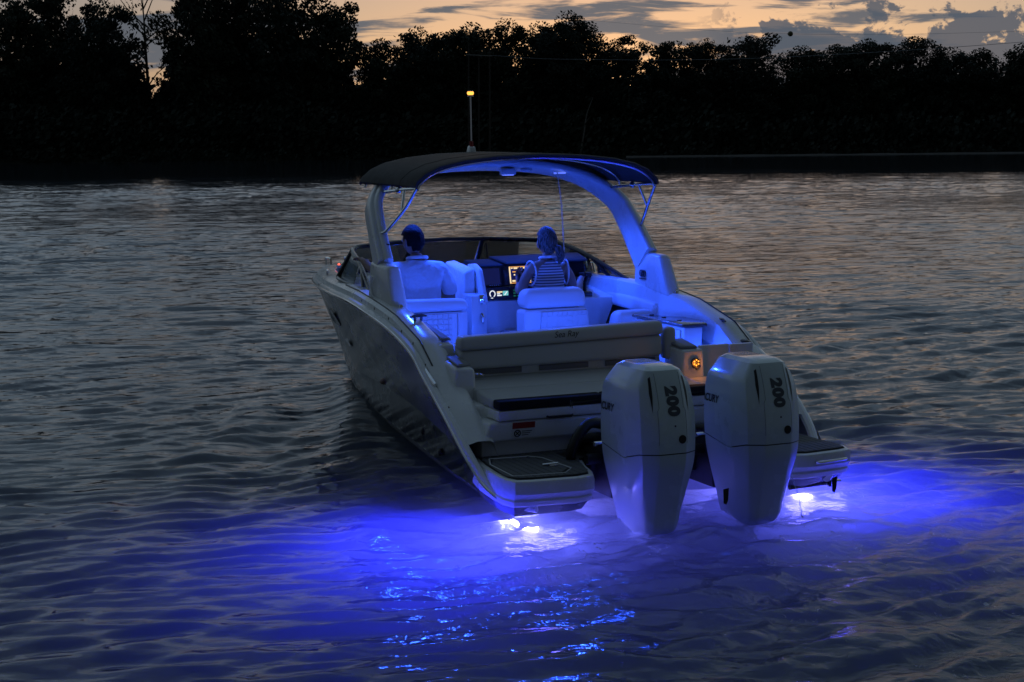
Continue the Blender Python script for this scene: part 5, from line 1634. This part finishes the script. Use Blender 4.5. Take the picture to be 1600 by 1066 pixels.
# --- man on the port lounge
base = Vector((-.66, 2.80, .82))
man = thing('person', 'person in white polo shirt with short dark hair, one arm along the side', 'person', BOAT @ Matrix.Translation(base))
hx, hy = -.66, 2.86
vs = [(hx, hy, .92, .165, .125)]; es = []
chest = chain(vs, es, 0, [(hx, hy - .01, 1.05, .165, .115), (hx, hy - .02, 1.20, .185, .115), (hx - .005, hy - .01, 1.33, .175, .10)])
neckb = chain(vs, es, chest, [(hx - .01, hy + .01, 1.415, .072, .065), (hx - .02, hy + .03, 1.50, .056, .056)])
# left arm raised onto the side, right arm down
la = chain(vs, es, chest, [(hx - .16, hy, 1.375, .066, .066), (hx - .26, hy - .01, 1.35, .052, .052), (hx - .335, hy + .0, 1.345, .043, .043), (hx - .365, hy + .16, 1.40, .036, .036), (hx - .375, hy + .215, 1.425, .026, .026)])
hand(vs, es, la, (hx - .375, hy + .215, 1.425), (-.1, 1, .25), (0, .2, -1), (1, 0, 0), .4)
ra = chain(vs, es, chest, [(hx + .17, hy - .01, 1.36, .066, .066), (hx + .23, hy - .02, 1.24, .054, .054), (hx + .255, hy, 1.08, .044, .044), (hx + .20, hy + .16, .98, .038, .038), (hx + .14, hy + .25, .95, .027, .027)])
hand(vs, es, ra, (hx + .14, hy + .25, .95), (-.3, 1, -.1), (0, .1, -1), (-1, -.2, 0), .4)
for sg in (-1, 1):
    l = chain(vs, es, 0, [(hx + sg * .10, hy + .02, .89, .085, .085), (hx + sg * .13, hy + .40, .87, .068, .068), (hx + sg * .13, hy + .44, .62, .055, .055), (hx + sg * .13, hy + .42, .46, .040, .040), (hx + sg * .14, hy + .55, .425, .040, .030)])
body = skin_body('body', vs, es, M['skin'], man, 0, 2, base)
hb = B(); hc_ = Vector((-.69, 2.915, 1.585)); mt = head_mesh(hb, hc_, (-.45, 1, -.06), .97); add_mesh(body, hb, base); eyes(mt, .97, man, base)
hair('hair', None, mt, .97, lambda x, y, z: (z > .30 and y < .93) or (y < .30 and z > -.12) or (y < -.05 and z > -.45) or (y < -.35 and z > -.72), M['hairk'], man, base, 1.13)
# shirt
vs = [(hx, hy, .90, .180, .140)]; es = []
c3 = chain(vs, es, 0, [(hx, hy - .01, 1.05, .183, .132), (hx, hy - .02, 1.20, .200, .130), (hx - .005, hy - .01, 1.335, .195, .125)])
chain(vs, es, c3, [(hx - .01, hy + .008, 1.425, .105, .095)])
chain(vs, es, c3, [(hx - .16, hy, 1.385, .078, .080), (hx - .26, hy - .01, 1.355, .068, .070), (hx - .335, hy + .01, 1.35, .060, .062)])
chain(vs, es, c3, [(hx + .17, hy - .01, 1.37, .078, .080), (hx + .235, hy - .02, 1.24, .068, .070), (hx + .255, hy - .012, 1.14, .062, .064)])
shirt = skin_body('polo_shirt', vs, es, M['polo'], man, 0, 2, base)
bm = B(); tube(bm, [(hx - .012 + .075 * math.cos(a), hy + .012 + .070 * math.sin(a), 1.452 - .012 * math.sin(a)) for a in np.linspace(0, 2 * PI, 24)], .014, 7); obj('collar', bm, M['polo'], man, shift=base)
vs = [(hx, hy, .90, .175, .135)]; es = []
for sg in (-1, 1):
    chain(vs, es, 0, [(hx + sg * .10, hy + .04, .89, .098, .095), (hx + sg * .13, hy + .40, .875, .078, .078), (hx + sg * .13, hy + .45, .66, .064, .064)])
skin_body('shorts', vs, es, M['navy'], man, 0, 2, base)

# --- woman at the wheel
wbx, wby = .30, 2.58
base = Vector((wbx, wby, .87))
wom = thing('person', 'person with pale ponytail in sleeveless striped top, seated at the wheel', 'person', BOAT @ Matrix.Translation(base))
vs = [(wbx, wby, .94, .150, .115)]; es = []
ch = chain(vs, es, 0, [(wbx, wby - .005, 1.07, .125, .095), (wbx, wby - .01, 1.22, .135, .095), (wbx, wby, 1.345, .125, .080)])
chain(vs, es, ch, [(wbx + .005, wby + .012, 1.42, .052, .048), (wbx + .01, wby + .03, 1.49, .045, .045)])
la = chain(vs, es, ch, [(wbx - .13, wby + .0, 1.37, .050, .050), (wbx - .19, wby + .02, 1.26, .043, .043), (wbx - .215, wby + .02, 1.17, .038, .038), (wbx - .20, wby + .12, 1.19, .033, .033), (wbx - .175, wby + .17, 1.225, .024, .024)])
hand(vs, es, la, (wbx - .175, wby + .17, 1.225), (.2, .6, .8), (.2, -.8, .4), (-.2, .5, .6), .75, .9)
ra = chain(vs, es, ch, [(wbx + .13, wby + .0, 1.37, .050, .050), (wbx + .20, wby + .0, 1.26, .043, .043), (wbx + .235, wby + .03, 1.15, .038, .038), (wbx + .34, wby + .16, 1.20, .033, .033), (wbx + .385, wby + .215, 1.245, .024, .024)])
hand(vs, es, ra, (wbx + .385, wby + .215, 1.245), (.5, .8, .1), (0, .2, -1), (-1, .3, 0), .7, .9)
for sg in (-1, 1):
    chain(vs, es, 0, [(wbx + sg * .085, wby + .02, .915, .075, .075), (wbx + sg * .10, wby + .20, .92, .062, .062), (wbx + sg * .11, wby + .21, .66, .048, .048), (wbx + sg * .11, wby + .19, .47, .035, .035), (wbx + sg * .11, wby + .28, .425, .035, .028)])
body = skin_body('body', vs, es, M['skin'], wom, 0, 2, base)
hb = B(); hc_ = Vector((wbx + .012, wby + .045, 1.555)); mt = head_mesh(hb, hc_, (-.05, 1, -.04), .93); add_mesh(body, hb, base); eyes(mt, .93, wom, base)
def pony(t):
    tube(t, [(.015, -.098, -.04), (.045, -.122, -.058), (.072, -.115, -.105), (.076, -.100, -.150), (.066, -.090, -.185)], [.020, .034, .038, .028, .008], 10, smooth=16)
    tube(t, [(.010, -.092, -.035), (.022, -.110, -.042)], .022, 10)
hair('hair', None, mt, .93, lambda x, y, z: (z > -.55 and y < .15) or (z > .38 and y < .92) or (y < -.35 and z > -.75), M['hairg'], wom, base, 1.17, pony, 6)
vs = [(wbx, wby, .93, .160, .128)]; es = []
c3 = chain(vs, es, 0, [(wbx, wby - .005, 1.07, .138, .108), (wbx, wby - .01, 1.22, .158, .112), (wbx, wby, 1.34, .152, .100)])
chain(vs, es, c3, [(wbx + .004, wby + .010, 1.415, .066, .060)])
chain(vs, es, c3, [(wbx - .105, wby, 1.372, .066, .072)]); chain(vs, es, c3, [(wbx + .105, wby, 1.372, .066, .072)])
top = skin_body('striped_top', vs, es, M['stripe'], wom, 0, 2, base)
bm = B(); tube(bm, [(wbx + .004 + .062 * math.cos(a), wby + .012 + .056 * math.sin(a), 1.438 - .008 * math.sin(a)) for a in np.linspace(0, 2 * PI, 22)], .010, 6); obj('collar', bm, M['polo'], wom, shift=base)
for sg in (-1, 1):
    bm = B(); tube(bm, [(wbx + sg * (.150 + .012 * math.cos(a)), wby + .085 * math.cos(a) - .012, 1.320 + .095 * math.sin(a)) for a in np.linspace(0, 2 * PI, 20)], .007, 6); obj('armhole_trim', bm, M['polo'], wom, shift=base)
vs = [(wbx, wby, .925, .158, .125)]; es = []
for sg in (-1, 1):
    chain(vs, es, 0, [(wbx + sg * .085, wby + .03, .915, .084, .084), (wbx + sg * .10, wby + .20, .925, .070, .070), (wbx + sg * .11, wby + .215, .70, .055, .055)])
skin_body('trousers', vs, es, M['navy'], wom, 0, 2, base)
